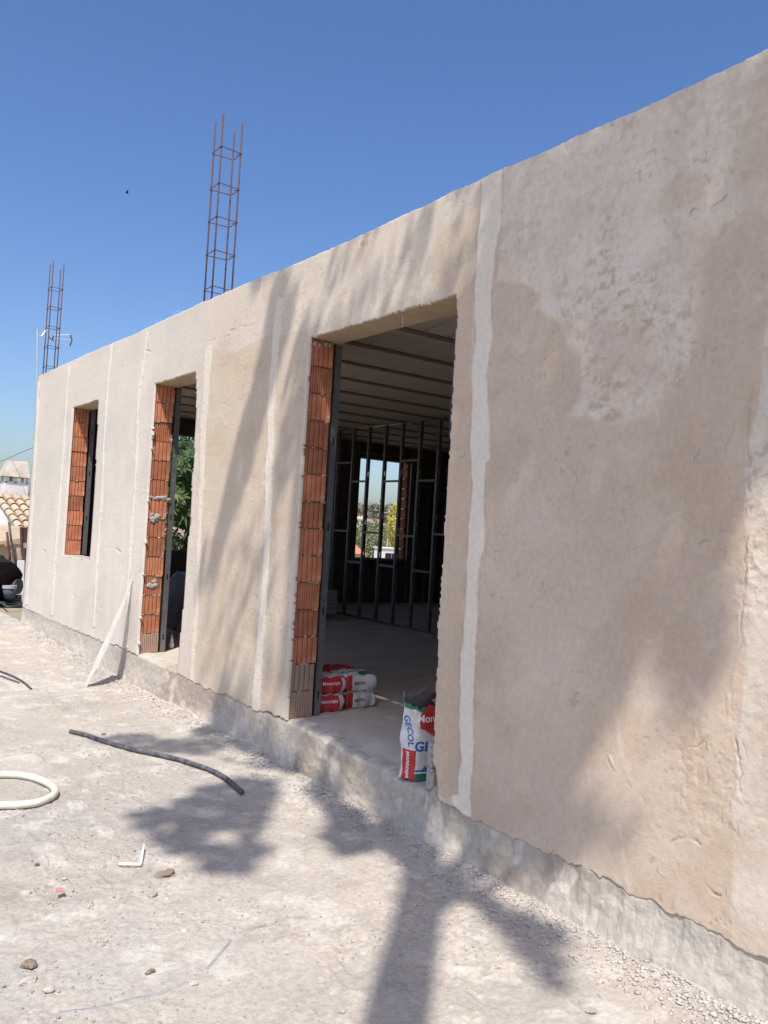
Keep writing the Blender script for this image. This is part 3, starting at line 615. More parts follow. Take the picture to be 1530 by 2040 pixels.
cg = np.empty(Xg.shape+(3,)); cg[:] = (0.440, 0.395, 0.350)
def gp(mk, c):
    global cg
    cg = cg*(1-mk[..., None])+np.array(c)*mk[..., None]
gp(ss(.42, .62, fbm(Xg*.9+4, Yg2*.9, 10, 4))*.7, (0.40, 0.370, 0.342))
gp(ss(.5, .7, fbm(Xg*1.4, Yg2*1.4+8, 12, 5))*.55, (0.52, 0.465, 0.415))
gp(foot*.5*ss(.4, .6, fbm(Xg*5, Yg2*5, 3)), (0.52, 0.48, 0.445))
c_ = onz(430, 1430); gp(np.exp(-(((Xg-c_[0])/.35)**2+((Yg2-c_[1])/.7)**2))*.7, (0.57, 0.52, 0.465))
for (px, py, r1, r2, cc, k) in ((20, 1770, .10, .13, (0.30, 0.25, 0.20), .7), (330, 1742, .04, .05, (.2, .15, .12), .8), (230, 1900, .5, .5, (0.43, .415, .40), .5), (60, 1640, .2, .25, (.38, .37, .36), .6), (900, 1900, .3, .3, (.53, .48, .43), .6), (620, 1720, .25, .3, (.52, .47, .42), .6), (170, 1400, .3, .5, (.40, .36, .32), .4)):
    c_ = onz(px, py); gp(np.exp(-(((Xg-c_[0])/r1)**2+((Yg2-c_[1])/r2)**2))*k*(.4+1.2*vn(Xg*9, Yg2*9, 3)), cc)
gp(ss(.6, .72, fbm(Xg*7, Yg2*7, 14, 4))*.5, (0.60, 0.57, 0.53))
gp(ss(.60, .72, fbm(Xg*9+7, Yg2*9, 16, 4))*.35, (0.33, 0.30, 0.275))
for k in range(46):      # footprints and scuffs
    fx = RS.uniform(.2, 2.6); fy = RS.uniform(2.0, 8.5); an_ = RS.uniform(-.7, .7)
    dx, dy = Xg-fx, Yg2-fy; uu = dx*math.cos(an_)+dy*math.sin(an_); vv = -dx*math.sin(an_)+dy*math.cos(an_)
    e_ = (uu/.055)**2+(vv/.14)**2+1.2*(vn(Xg*16, Yg2*16, 5)-.5); mk_ = 1-ss(.6, 1.25, e_); Hg -= .008*mk_; gp(mk_*.14, (.36, .33, .30))
for k in range(40):      # dried splashes of mortar
    fy = RS.uniform(1.9, 9); fx = D-.05-abs(RS.randn())*.8; r_ = RS.uniform(.02, .07)
    e_ = np.hypot(Xg-fx, (Yg2-fy)*.7)/r_+1.4*(vn(Xg*30, Yg2*30, 6)-.5); mk_ = 1-ss(.7, 1.0, e_); Hg += .005*mk_; gp(mk_*.5, (.58, .53, .47))
cg *= 1.05*np.array((.985, .99, .97))
cg *= (1+.16*(fbm(Xg*20, Yg2*20, 6, 4, .7)-.5))[..., None]
def gz(x, y):
    i = int(np.clip(np.searchsorted(gy, y), 0, len(gy)-1)); j = int(np.clip(np.searchsorted(gx, x), 0, len(gx)-1)); return float(Hg[i, j])
V = np.stack([Xg, Yg2, Hg], -1).reshape(-1, 3); vid = np.arange(Xg.size).reshape(Xg.shape)
Q = np.stack([vid[:-1, :-1], vid[:-1, 1:], vid[1:, 1:], vid[1:, :-1]], -1).reshape(-1, 4)
npmesh('ground', V, Q, M['ground'], cg.reshape(-1, 3), None, kind='structure')

# ---------------------------------------------------------------- wide terrain with valley and hill
u = np.sinh(np.linspace(-1, 1, 181)*5)/np.sinh(5)*1500
Xt, Yt = np.meshgrid(u, u); Rt = np.hypot(Xt, Yt); az = np.degrees(np.arctan2(Xt, Yt))
HT = -0.06-2.1*ss(17, 70, Rt)*ss(-30, 8, az)
HT += ss(95, 330, Rt)*(8.3+2*(fbm(Xt*.01, Yt*.01, 3)-.5))*(0.5+.5*ss(15, 32, az))*(Yt > 0)
HT += ss(300, 1400, Rt)*12*(fbm(Xt*.003, Yt*.003, 5)-.3)
V = np.stack([Xt, Yt, HT], -1).reshape(-1, 3); vid = np.arange(Xt.size).reshape(Xt.shape)
Q = np.stack([vid[:-1, :-1], vid[:-1, 1:], vid[1:, 1:], vid[1:, :-1]], -1).reshape(-1, 4)
npmesh('terrain', V, Q, M['far_ground'], None, None, kind='structure')
def tz(x, y):
    i = int(np.clip(np.searchsorted(u, y), 0, 180)); j = int(np.clip(np.searchsorted(u, x), 0, 180)); return float(HT[i, j])
def tzi(x, y):
    j = np.clip(np.searchsorted(u, x), 1, 180); i = np.clip(np.searchsorted(u, y), 1, 180)
    fx = (x-u[j-1])/(u[j]-u[j-1]); fy = (y-u[i-1])/(u[i]-u[i-1])
    return (HT[i-1, j-1]*(1-fx)+HT[i-1, j]*fx)*(1-fy)+(HT[i, j-1]*(1-fx)+HT[i, j]*fx)*fy

# ---------------------------------------------------------------- loose gravel and rubble
def stones(n, pick, smin, smax, seed):
    rs = np.random.RandomState(seed); Vs = []; Fs = []; c = 0
    base = np.array([(1, 0, 0), (-1, 0, 0), (0, 1, 0), (0, -1, 0), (0, 0, 1), (0, 0, -1), (.6, .6, .5), (-.6, .5, .55), (.5, -.6, .5), (-.6, -.6, .45)], float)
    fc = [(0, 6, 8), (6, 4, 8), (6, 2, 7), (6, 7, 4), (7, 1, 9), (7, 9, 4), (9, 3, 8), (9, 8, 4), (0, 2, 6), (2, 1, 7), (1, 3, 9), (3, 0, 8), (0, 5, 2), (2, 5, 1), (1, 5, 3), (3, 5, 0)]
    fc = np.array(fc)
    for i in range(n):
        x, y = pick(rs); s = smin+(smax-smin)*rs.rand()**3
        s *= 1+.5*rs.rand()
        v = base*(1+.3*rs.randn(10, 1)*.6)*s*np.array([1, rs.uniform(.5, 1), rs.uniform(.35, .7)])
        a = rs.rand()*6.28; R = np.array([[math.cos(a), -math.sin(a), 0], [math.sin(a), math.cos(a), 0], [0, 0, 1]]); v = v@R.T
        Vs.append(v+np.array([x, y, gz(x, y)+s*.15])); Fs.append(fc+c); c += 10
    return np.concatenate(Vs), np.concatenate(Fs)
def pk_open(rs):
    while True:
        y = 1.9+rs.rand()**1.6*8; x = rs.uniform(-.2, 2.8)
        if x < 2.8 and x > y*.18-.1 and fbm(np.array([x*1.5]), np.array([y*1.5]), 8, 4)[0] > rs.uniform(.36, .60): return x, y
def pk_foot(rs):
    y = 1.45+rs.rand()**1.5*10; return D-.03-abs(rs.randn())*.11-.02*rs.rand(), y
v_, f_ = stones(9000, pk_open, .0014, .0062, 3); npmesh('gravel', v_, f_, M['stone'], None, None, False, 'stuff')
v_, f_ = stones(7500, pk_foot, .0022, .0105, 4); npmesh('mortar_rubble', v_, f_, mat('mortar crumbs', (0.42, 0.375, 0.33), (0.56, 0.51, 0.455), 9, .95, .002, 60), None, None, False, 'stuff')
sts = [(302, 1781, .022, 'stone', 'pale angular stone beside the brown clod on the dusty ground'), (58, 1925, .030, 'clod', 'brown pitted lump lying at the lower left of the yard'),
       (129, 1748, .016, 'stone', 'small pale stone beside the red plastic scrap'), (369, 1853, .018, 'stone', 'pale stone in the middle of the bright gravel'),
       (60, 1957, .026, 'stone', 'flat pinkish stone under the brown pitted lump'), (500, 1480, .035, 'stone', 'grey wedge of rubble at the foot of the plinth beside the pipe end'),
       (385, 1955, .016, 'stone', 'pale chip at the right end of the thin blue thread'), (1178, 2015, .02, 'stone', 'olive grey stone lying below the bright plinth at right'),
       (685, 2012, .014, 'stone', 'small brown pebble near the bottom edge of the yard'), (95, 1978, .02, 'stone', 'pale stone with a dark hollow under it near the flat pinkish stone')]
for i, (px, py, s, mm, lb) in enumerate(sts):
    p = onz(px, py); o = MB().blob((p[0], p[1], gz(p[0], p[1])+s*.3), (s, s*.75, s*.5), 500+i, 2, rough=.35).build('stone' if mm == 'stone' else 'clod', M[mm]); tag(o, lb, 'stone' if mm == 'stone' else 'clod', 'loose stones in the yard')
p = onz(330, 1742); o = MB().blob((p[0], p[1], gz(p[0], p[1])+.004), (.042, .028, .010), 77, 2, rough=.5).blob((p[0]+.02, p[1]+.01, gz(p[0], p[1])+.01), (.02, .02, .01), 78, 2, rough=.5).build('soil_clod', M['clod']); tag(o, 'crumbly dark brown clod flattened on the ground by the bent white strip', 'clod')

# ---------------------------------------------------------------- hoses, pipe, cables and scraps on the ground
def smoothpath(pts, n=12):
    pts = [np.array(p, float) for p in pts]; out = []
    for i in range(len(pts)-1):
        p0 = pts[max(i-1, 0)]; p1 = pts[i]; p2 = pts[i+1]; p3 = pts[min(i+2, len(pts)-1)]
        for k in range(n):
            t = k/n; out.append(.5*((2*p1)+(-p0+p2)*t+(2*p0-5*p1+4*p2-p3)*t*t+(-p0+3*p1-3*p2+p3)*t**3))
    out.append(pts[-1]); return out
def ground_line(pxs, r, n=12, lift=0.0, name='hose', m='hose', label='', cat='hose', seg=8, rf=None):
    pp = []
    for q in pxs:
        g = onz(q[0], q[1]); pp.append((g[0], g[1], 0))
    pts = smoothpath(pp, n); pts = [np.array((p[0], p[1], gz(p[0], p[1])*0.6+r*.9+lift+.004)) for p in pts]
    zz = np.array([p[2] for p in pts]); 
    for _ in range(6): zz[1:-1] = (zz[:-2]+zz[1:-1]+zz[2:])/3
    for p, z in zip(pts, zz): p[2] = z
    rr = [r*(1+(.03*math.sin(i*.37) if rf else 0)) for i in range(len(pts))]
    o = MB().tube(pts, rr, seg).build(name, M[m], smooth=True); tag(o, label, cat); return o
ground_line([(-160, 1578), (-80, 1562), (-20, 1552), (40, 1552), (85, 1563), (108, 1580), (103, 1595), (75, 1606), (30, 1611), (-40, 1610), (-120, 1600)], .021, 10, name='garden_hose', label='thick cream hose curving in a loop on the ground at left', seg=12)
ground_line([(140, 1463), (170, 1470), (210, 1484), (260, 1497), (310, 1508), (360, 1520), (410, 1536), (450, 1556), (482, 1582)], .0155, 8, name='plastic_pipe', m='pipe', label='dusty dark grey length of pipe lying bowed in front of the plinth', cat='pipe', seg=12, rf=1)
ground_line([(-60, 1330), (-10, 1337), (20, 1347), (45, 1360), (62, 1375)], .009, 6, name='cable', m='cable', label='thin dark cable curving in from the left edge, the upper one', cat='cable')
ground_line([(-60, 1341), (-10, 1346), (20, 1354), (38, 1361)], .006, 6, name='cable', m='cable', label='thinner short dark cable just below the upper one', cat='cable')
ground_line([(120, 2016), (180, 2011), (260, 1990), (320, 1975), (370, 1956)], .0007, 6, name='thread', m='thread', label='thin blue thread lying loose on the gravel near the bottom', cat='thread', seg=5)
ground_line([(412, 1928), (440, 1895), (460, 1872)], .0014, 6, name='thread', m='thread', label='short stiff blue fibre standing out on the gravel', cat='thread', seg=5)
ground_line([(490, 1852), (530, 1842)], .0016, 4, name='twig', m='wood', label='short straight twig on the bright gravel', cat='twig', seg=5)
a, b, c = [onz(*q) for q in ((236, 1725), (280, 1724), (286, 1694))]
def flat(p, z): return (p[0], p[1], gz(p[0], p[1])+z)
o = MB().tube([flat(a, .012), flat((a+b)/2, .016), flat(b, .012), flat(b+(c-b)*.1, .014), flat(c, .03)], [.006, .0065, .007, .007, .005], 6).build('plastic_strip', M['white']); tag(o, 'white plastic strip bent at a right angle on the ground', 'strip')
p = onz(120, 1780); o = MB().hexa([(p[0]-.02, p[1]-.01, .012), (p[0]+.02, p[1]-.005, .004), (p[0]+.015, p[1]+.02, .01), (p[0]-.015, p[1]+.015, .016), (p[0]-.018, p[1]-.01, .016), (p[0]+.02, p[1]-.003, .008), (p[0]+.015, p[1]+.02, .014), (p[0]-.013, p[1]+.015, .022)]).build('plastic_scrap', M['pink']); tag(o, 'small crumpled pinkish red plastic scrap on the dusty ground', 'scrap')
for q, lb in (((75, 1722), 'curled dry brown leaf on the ground left of the red scrap'), ((205, 1447 + 20), 'dark brown clod half under the far end of the grey pipe'), ((300, 1935), 'thin curled dry leaf among the gravel near the bottom')):
    p = onz(*q); o = MB().blob((p[0], p[1], gz(p[0], p[1])+.008), (.015, .007, .005), int(q[0]), 2, rough=.6).build('dry_leaf' if 'leaf' in lb else 'clod', M['clod']); tag(o, lb, 'leaf' if 'leaf' in lb else 'clod')

# leaning strip
f0 = onz(171, 1366); t0 = np.array([D-.010, 7.93, 1.005]); n = 14
dv = t0-np.array([f0[0], f0[1], .0]); lst = MB(); Vv = []; wv = np.array([-.11, -1.0, 0.]); wv /= np.linalg.norm(wv); nvec = np.cross(dv, wv); nvec /= np.linalg.norm(nvec)
for i in range(n+1):
    t = i/n; c0 = np.array([f0[0], f0[1], gz(f0[0], f0[1])-.005])+dv*t+nvec*(.02*math.sin(math.pi*t)); hw = (.035+.062*ss(0, .35, t)+.006*math.sin(9*t))*(1-ss(.45, 1.02, t)*.94)
    for s1, s2 in ((-1, -1), (1, -1), (1, 1), (-1, 1)): Vv.append(c0+wv*hw*s1+nvec*.005*s2+np.array([0, 0, random.uniform(-.002, .002)]))
Ff = [(4*i+k, 4*i+(k+1) % 4, 4*i+4+(k+1) % 4, 4*i+4+k) for i in range(n) for k in range(4)]+[(3, 2, 1, 0), tuple(4*n+k for k in range(4))]
o = lst.add(Vv, Ff).build('leaning_strip', M['board']); tag(o, 'thin pale plaster-caked strip leaning against the wall between the far window and middle doorway', 'plank')

# ---------------------------------------------------------------- rebar cages on the roof
def cage(x0, x1, y0, y1, ztop, zst, label, lean):
    e = empty('rebar_cage', (x0, y0, 3.42), label, 'rebar', 'rebar cages standing on the roof')
    for (x, y, dz) in ((x0, y0, .02), (x0, y1, 0), (x1, y0, .0), (x1, y1, -.03)):
        MB().tube([(x, y, 3.3), (x+lean*.3, y, 3.9), (x+lean, y+lean*.4, ztop+dz)], .0075, 6).build('bar', M['rust'], e, smooth=True)
    for z in zst:
        k = (z-3.3)/(ztop-3.3); lx = lean*k; d_ = .009
        pts = [(x0-d_+lx, y0-d_, z), (x0-d_+lx, y1+d_, z-.004), (x1+d_+lx, y1+d_, z+.003), (x1+d_+lx, y0-d_, z), (x0-d_+lx, y0-d_, z+.006)]
        MB().tube(pts, .0042, 5).tube([pts[3], (x1-.03+lx, y0+.025, z-.01)], .0038, 5).build('stirrup', M['rust'], e)
zs1 = [onx(px, py, 2.888)[2] for px, py in ((426, 305), (422, 376), (418, 441), (414, 507), (410.5, 577))]
cage(2.888, 3.07, 6.61, 6.765, 5.08, zs1, 'tall rusty rebar cage with five stirrups above the middle doorway', .0)
zs2 = [onx(px, py, 2.888)[2] for px, py in ((99.5, 575), (96, 614), (94, 652), (89.5, 692), (86, 732))]
cage(2.888, 3.03, 12.0, 12.16, 5.03, zs2, 'distant rusty rebar cage at the far end of the roof beside the aerial', .0)

# ---------------------------------------------------------------- TV aerial
YA = 12.6
def A(px, py, y=YA): return ony(px, py, y)
an = empty('tv_aerial', tuple(A(76, 752)), 'thin white pole with a small aerial at the far corner of the roof', 'aerial')
top = A(74.5, 655); bot = A(78, 760); bot[2] = 3.0
b = MB().tube([bot, top], .012, 6); b.build('mast', M['alu'], an)
MB().tube([A(74, 668), A(100, 674), A(107, 675)], .008, 5).build('boom', M['alu'], an)
MB().tube([A(107, 672), A(106, 668)], .008, 5).tube([A(98, 672), A(102, 676), A(106, 672)], .012, 5).build('dipole', M['cable'], an)
MB().tube([A(83, 670), A(93, 657)], .014, 5).tube([A(83, 671), A(92, 687)], .007, 5).build('reflector', M['alu'], an)
MB().tube([A(107, 668), A(104, 675), A(107, 680)], .010, 5).build('inner_bracket', M['cable'], an)
MB().tube([A(140, 667), A(143, 678), A(139, 689)], .012, 5).build('end_bracket', M['cable'], an)
for pa, pb in (((107, 668), (140, 667)), ((106, 674), (142, 678)), ((107, 679), (139, 689))):
    MB().tube([A(*pa), A(*pb)], .0065, 5).build('director', M['alu'], an)

# ---------------------------------------------------------------- sacks
def sack(name, c, L, W, Hh, rot, label, seed, facecol):
    """full sack lying down: L along local y, W along local x"""
    e = empty(name, (c[0], c[1], c[2]), label, 'sack', 'printed sacks stacked just inside the near doorway')
    nx, ny, nz = 26, 34, 12; rs = np.random.RandomState(seed)
    idx = {}; V = []; F = []; MI = []
    def vert(u, v, w_):
        k = (round(u, 4), round(v, 4), round(w_, 4))
        if k in idx: return idx[k]
        # pinch to a seam at the ends, bulge in the middle
        ee = 1-abs(v)**8*.10; e2 = 1-abs(u)**6*.14
        x = u*W/2*(1-.06*abs(v)**4)*(1-.10*w_**2*1); y = v*L/2*(1-.05*abs(w_)**2); z = (w_*.5*ee*e2+.5)*Hh
        nzs = .006*math.sin(u*9+seed)*math.cos(v*7+seed*2)+.004*math.sin(v*19+u*5+seed)+.003*math.sin(u*23+w_*9)
        x += nzs*.8; z += nzs*(1 if w_ > -.9 else 0); y += nzs*.6
        idx[k] = len(V); V.append((x, y, max(z, 0.0))); return idx[k]
    def face(fn, na, nb):
        for i in range(na):
            for j in range(nb):
                a0, a1 = -1+2*i/na, -1+2*(i+1)/na; b0, b1 = -1+2*j/nb, -1+2*(j+1)/nb
                q = (vert(*fn(a0, b0)), vert(*fn(a1, b0)), vert(*fn(a1, b1)), vert(*fn(a0, b1))); F.append(q); MI.append(facecol(*fn((a0+a1)/2, (b0+b1)/2)))
    face(lambda a, b: (a, b, 1), nx, ny); face(lambda a, b: (b, a, -1), ny, nx)
    face(lambda a, b: (a, -1, b), nx, nz); face(lambda a, b: (b, 1, a), nz, nx)
    face(lambda a, b: (1, a, b), ny, nz); face(lambda a, b: (-1, b, a), nz, ny)
    ca, sa = math.cos(rot), math.sin(rot)
    V = [(x*ca-y*sa+c[0], x*sa+y*ca+c[1], z+c[2]) for x, y, z in V]
    b = MB(); b.add(V, F); b.mi = MI
    bag = b.build('sack_body', [M['paper'], M['red'], M['green'], M['blue']], e, smooth=True)
    sm = MB(); 
    for sgn in (-1,):
        pts = []
        for i in range(15):
            u = -1+2*i/14; x = u*W/2*.92; y = sgn*L/2*1.0-.012*1; z = Hh*.5*(1-.0)+.006*math.sin(i*1.3)-Hh*.46
            pts.append((x*ca-y*sa+c[0], x*sa+y*ca+c[1], z+c[2]))
        sm.tube(pts, .0022, 5)
    sm.build('seam', M['paper'], e)
    bvh = BVHTree.FromPolygons([Vector(p) for p in V], [list(q) for q in F])
    return e, bvh, (ca, sa)
def text_on(parent, bvh, s, size, org, ux, uz, direction, m, name='lettering', bold=.0, off=.0028, shear=0):
    cu = bpy.data.curves.new('t', 'FONT'); cu.body = s; cu.size = size; cu.offset = bold; cu.shear = shear; cu.resolution_u = 3; cu.align_x = 'CENTER'; cu.align_y = 'CENTER'
    to = bpy.data.objects.new('t', cu); C.objects.link(to); bpy.context.view_layer.update()
    me = bpy.data.meshes.new_from_object(to.evaluated_get(bpy.context.evaluated_depsgraph_get())); bpy.data.objects.remove(to)
    import bmesh
    b_ = bmesh.new(); b_.from_mesh(me); bmesh.ops.triangulate(b_, faces=b_.faces[:])
    for _ in range(3):
        le = [e for e in b_.edges if e.calc_length() > size*.14]
        if le: bmesh.ops.subdivide_edges(b_, edges=le, cuts=1); bmesh.ops.triangulate(b_, faces=b_.faces[:])
    b_.to_mesh(me); b_.free()
    dv_ = Vector(direction).normalized(); l = wloc(parent); org = Vector(org); ux = Vector(ux).normalized(); uz = Vector(uz).normalized()
    for v in me.vertices:
        p = org+ux*v.co.x+uz*v.co.y; h = bvh.ray_cast(p-dv_*.5, dv_, 1.0)
        q = (h[0]-dv_*off) if h[0] is not None else p
        v.co = q-l
    me.materials.clear(); me.materials.append(m); me.update(); o = bpy.data.objects.new(name, me); C.objects.link(o); o.parent = parent; return o
def fc_right(u, v, w_):
    if v < -.97: return 1 if u < -.62 else 0
    if u < -.97: return 1
    if w_ > .9: return 2 if (v < -.55 and u > .0) else (0 if v < .0 else 1)
    return 0
def fc_left(u, v, w_):
    if v < -.97: return 1 if u < .75 else 0
    if u > .97: return 2 if v < -.2 else 3
    if w_ > .9: return 1 if v > -.3 else 0
    return 0
sz = .122
for k, (cx, cy, lv, rot, fc, lb, sd) in enumerate(((3.50, 5.17, 0, .05, fc_right, 'lower right sack of the stack, white end with a red stripe, lying on the floor', 5),
                                   (3.50, 5.16, 1, -.01, fc_right, 'upper right sack of the stack, white end with torn edge and green top corner', 9),
                                   (3.215, 5.14, 0, -.03, fc_left, 'lower left sack of the stack, red printed end beside the steel stud', 2),
                                   (3.22, 5.15, 1, .04, fc_left, 'upper left sack of the stack, red printed end beside the steel stud', 4))):
    z = FLOOR+.002+lv*(sz+.002)
    e, bvh, (ca, sa) = sack('cement_sack', (cx, cy, z), .48, .285 if k < 2 else .27, sz, rot, lb, sd, fc)
    ux = (ca, sa, 0); dr = (-sa*-1*0-sa*0, 1, 0); f = Vector((cx, cy, z))+Vector((sa*.24, -ca*.24, sz*.5))
    if k < 2:
        text_on(e, bvh, 'GECOL', .030, f+Vector(ux)*-.02+Vector((0, 0, .002)), ux, (0, 0, 1), (0, 1, 0), M['ink'], bold=.0008)
        text_on(e, bvh, 'GECOL', .075, Vector((cx-.02, cy-.12, z+sz)), ux, (0, 1, 0), (0, 0, -1), M['blue'], bold=.001)
        for q in range(2): text_on(e, bvh, '- - - - - -', .012, f+Vector(ux)*-.02+Vector((0, 0, -.018-q*.011)), ux, (0, 0, 1), (0, 1, 0), M['ink'])
    else:
        text_on(e, bvh, 'Monocapa', .036, f+Vector(ux)*-.0+Vector((0, 0, .018)), ux, (0, 0, 1), (0, 1, 0), M['white_ink'], bold=.0005)
        for q in range(3): text_on(e, bvh, '------------', .016, f+Vector(ux)*-.01+Vector((0, 0, -.008-q*.012)), ux, (0, 0, 1), (0, 1, 0), M['pink'])
# open sack standing in the doorway
oc = np.array(onz(827, 1557, FLOOR-.045)); ob = empty('open_sack', tuple(oc), 'open torn sack standing upright in the near doorway, white with red, green and blue print', 'sack')
fd = np.array([.97, -.24, 0.]); fd /= np.linalg.norm(fd); sd_ = np.array([-.33, .94, 0.]); sd_ /= np.linalg.norm(sd_)
FWd, SDp, HB = .34, .11, .50
# perimeter: corner A (front-left) -> front -> right -> back -> left side
def perim(t):
    tot = 2*(FWd+SDp); s = t*tot
    if s < FWd: return fd*s, 0, s
    s -= FWd
    if s < SDp: return fd*FWd+sd_*s, 1, s
    s -= SDp
    if s < FWd: return fd*(FWd-s)+sd_*SDp, 2, s
    s -= FWd; return sd_*(SDp-s), 3, s
NT, NZ = 300, 100; V = []; F = []; MI = []; cen = fd*FWd/2+sd_*SDp/2
per = [perim(t/NT) for t in range(NT)]
bas = [p[0] for p in per]
sm_ = [sum(bas[(i+k) % NT] for k in range(-7, 8))/15 for i in range(NT)]
def rim(i):
    pt, sdn, s = per[i]
    r = {0: .385+.02*math.sin(s*30)+.03*(s/FWd), 1: .42, 2: .475+.025*math.sin(s*40)-.05*abs(s/FWd-.7), 3: .425-.03*(s/SDp)}[sdn]
    return r+.004*math.sin(i*1.15)+.005*math.sin(i*.45)
for j in range(NZ+1):
    for i in range(NT):
        t = j/NZ; h = .30*t/.6 if t < .6 else .30+(rim(i)-.30)*(t-.6)/.4; pt, sdn, s = per[i]
        out = sm_[i]-cen; out /= np.linalg.norm(out)+1e-9
        bul = .007*math.sin(math.pi*min(1, h/.45))+.006*math.sin(h*26+i*.055)+.004*math.sin(h*55+i*.15)*(1 if sdn in (0, 3) else .3)
        if .20 < h < .34 and sdn in (0, 3): bul -= .012*math.exp(-((h-.265)/.03)**2)
        tip = ss(.30, .5, h)*(-.02 if sdn in (0,) else .0)
        p = oc+sm_[i]*(1.0)+out*(bul+tip)+np.array([0, 0, h+.001]); V.append(p)
for j in range(NZ):
    for i in range(NT):
        i2 = (i+1) % NT; F.append((j*NT+i, j*NT+i2, (j+1)*NT+i2, (j+1)*NT+i))
        t = (j+.5)/NZ; h = .30*t/.6 if t < .6 else .30+(rim(i)-.30)*(t-.6)/.4; pt, sdn, s = per[i]; mi_ = 0
        if sdn == 3:
            if h < .165 and s > .018: mi_ = 1
            elif h > .385: mi_ = 2
        if sdn == 0:
            if h < .042: mi_ = 2
            elif .052 < h < .060: mi_ = 3
            lo = .285-.05*ss(.0, .12, np.float64(s))+.0*s
            if s > .012 and h > lo: mi_ = 1
            if s <= .022 and h > .372: mi_ = 2
        if sdn == 2 and h > .3: mi_ = 0
        MI.append(mi_)
b = MB(); b.add(V, F); b.mi = MI; ob_ = b.build('sack_body', [M['paper'], M['red'], M['green'], M['blue'], M['sack_in']], ob, smooth=True)
so = ob_.modifiers.new('thick', 'SOLIDIFY'); so.thickness = .0015; so.material_offset = 4
MB().add([oc+sm_[i]*.97+(-1*(sm_[i]-cen))*.03+np.array([0, 0, .335+.02*math.sin(i*.4)]) for i in range(NT)], [tuple(range(NT))]).build('cement_powder', M['sack_in'], ob)
fl = MB(); VV = []
for j in range(7):
    for i in range(12):
        q = fd*(.12+.19*i/11)+sd_*(.02+.05*j/6); VV.append(oc+q+np.array([0, 0, .385+.045*math.sin(j/6*math.pi*.8)+.012*math.sin(i*1.7+j)+.008*math.cos(i*2.9)]))
fl.add(VV, [(j*12+i, j*12+i+1, (j+1)*12+i+1, (j+1)*12+i) for j in range(6) for i in range(11)]).build('folded_flap', M['pink'], ob)
bv = BVHTree.FromPolygons([Vector(p) for p in V], [list(q) for q in F])
fn_ = Vector(np.cross(fd, [0, 0, 1.])); fn_ = -fn_ if fn_.dot(Vector(sd_)) < 0 else fn_     # direction pointing into the front face
sn_ = Vector(np.cross(sd_, [0, 0, 1.])); sn_ = -sn_ if sn_.dot(Vector(fd)) < 0 else sn_
text_on(ob, bv, 'Monocapa', .058, oc+fd*.112+np.array([0, 0, .338]), fd, (0, 0, 1), fn_, M['white_ink'], bold=.0012)
for q in range(4): text_on(ob, bv, '-----------------', .020, oc+fd*(.12+.004*q)+np.array([0, 0, .306-.016*q]), fd, (0, 0, 1), fn_, M['pink'])
text_on(ob, bv, 'GECOL', .074, oc+fd*.108+np.array([0, 0, .185]), fd, (0, 0, 1), fn_, M['blue'], bold=.0022)
text_on(ob, bv, 'Monocapa', .036, oc+sd_*.052+np.array([0, 0, .082]), (0, 0, -1), tuple(-sd_), sn_, M['white_ink'], bold=.0008)
text_on(ob, bv, 'GECOL', .052, oc+sd_*.055+np.array([0, 0, .265]), (sd_[0]*-.3, sd_[1]*-.3, -1), tuple(-sd_+np.array([0, 0, .0])), sn_, M['blue'], bold=.0008)
MB().tube([oc+fd*.035-np.array(fn_)*.008+np.array([0, 0, .064]), oc+fd*.048-np.array(fn_)*.008+np.array([0, 0, .075]), oc+fd*.07-np.array(fn_)*.008+np.array([0, 0, .062])], [.003, .009, .002], 6).build('logo_mark', M['blue'], ob)

# ---------------------------------------------------------------- things deeper inside
bs = onz(655, 1240, FLOOR)
for i in range(7):
    o = MB().box((6.02+.006*(i % 2), 9.75, FLOOR+.09+i*.047), (6.42+.01*((i*3) % 2), 10.9, FLOOR+.09+i*.047+.040), jit=.002).build('insulation_board', M['concrete']); tag(o, 'grey board in the low dark stack behind the near doorway, %s' % ('bottom sheet', 'second sheet from the floor', 'third sheet from the floor', 'middle sheet', 'third sheet from the top', 'second sheet from the top', 'top sheet')[i], 'board', 'boards stacked inside the house')
for i, y in enumerate((9.9, 10.7)):
    o = MB().box((6.03, y, FLOOR+.006), (6.42, y+.08, FLOOR+.088)).build('timber_bearer', M['wood']); tag(o, ('near', 'far')[i]+' timber bearer under the stack of grey boards', 'timber')
n = 22; V = []
for i in range(n):
    for j in range(n):
        a, b = -1+2*i/(n-1), -1+2*j/(n-1); r = max(abs(a), abs(b)); h = .62*(1-ss(.5, 1.0, r))+.03*math.sin(a*9+b*4)*(1-r)+.02*math.sin(b*15+a*6)
        V.append((4.35+a*.55, 9.6+b*.6, FLOOR+.006+max(h, 0)))
o = MB().add(V, [(i*n+j, (i+1)*n+j, (i+1)*n+j+1, i*n+j+1) for i in range(n-1) for j in range(n-1)]).build('plastic_sheet', mat('clear grey sheeting', (.16, .155, .15), (.24, .23, .22), 3, .3, .01, 9), smooth=True); tag(o, 'crumpled grey plastic sheeting draped over a pile inside the middle doorway', 'sheeting')
lp = onz(341, 1292, FLOOR); MBp = MB().blob((lp[0], lp[1], FLOOR+.035), (.028, .028, .042), 6, 2, rough=.15).tube([(lp[0], lp[1], FLOOR+.06), (lp[0]-.003, lp[1], FLOOR+.14)], [.02, .005], 8)
o = MBp.build('foam_nozzle_bag', M['foam'], smooth=True); tag(o, 'small white knotted bag at the foot of the stud in the middle doorway', 'bag')

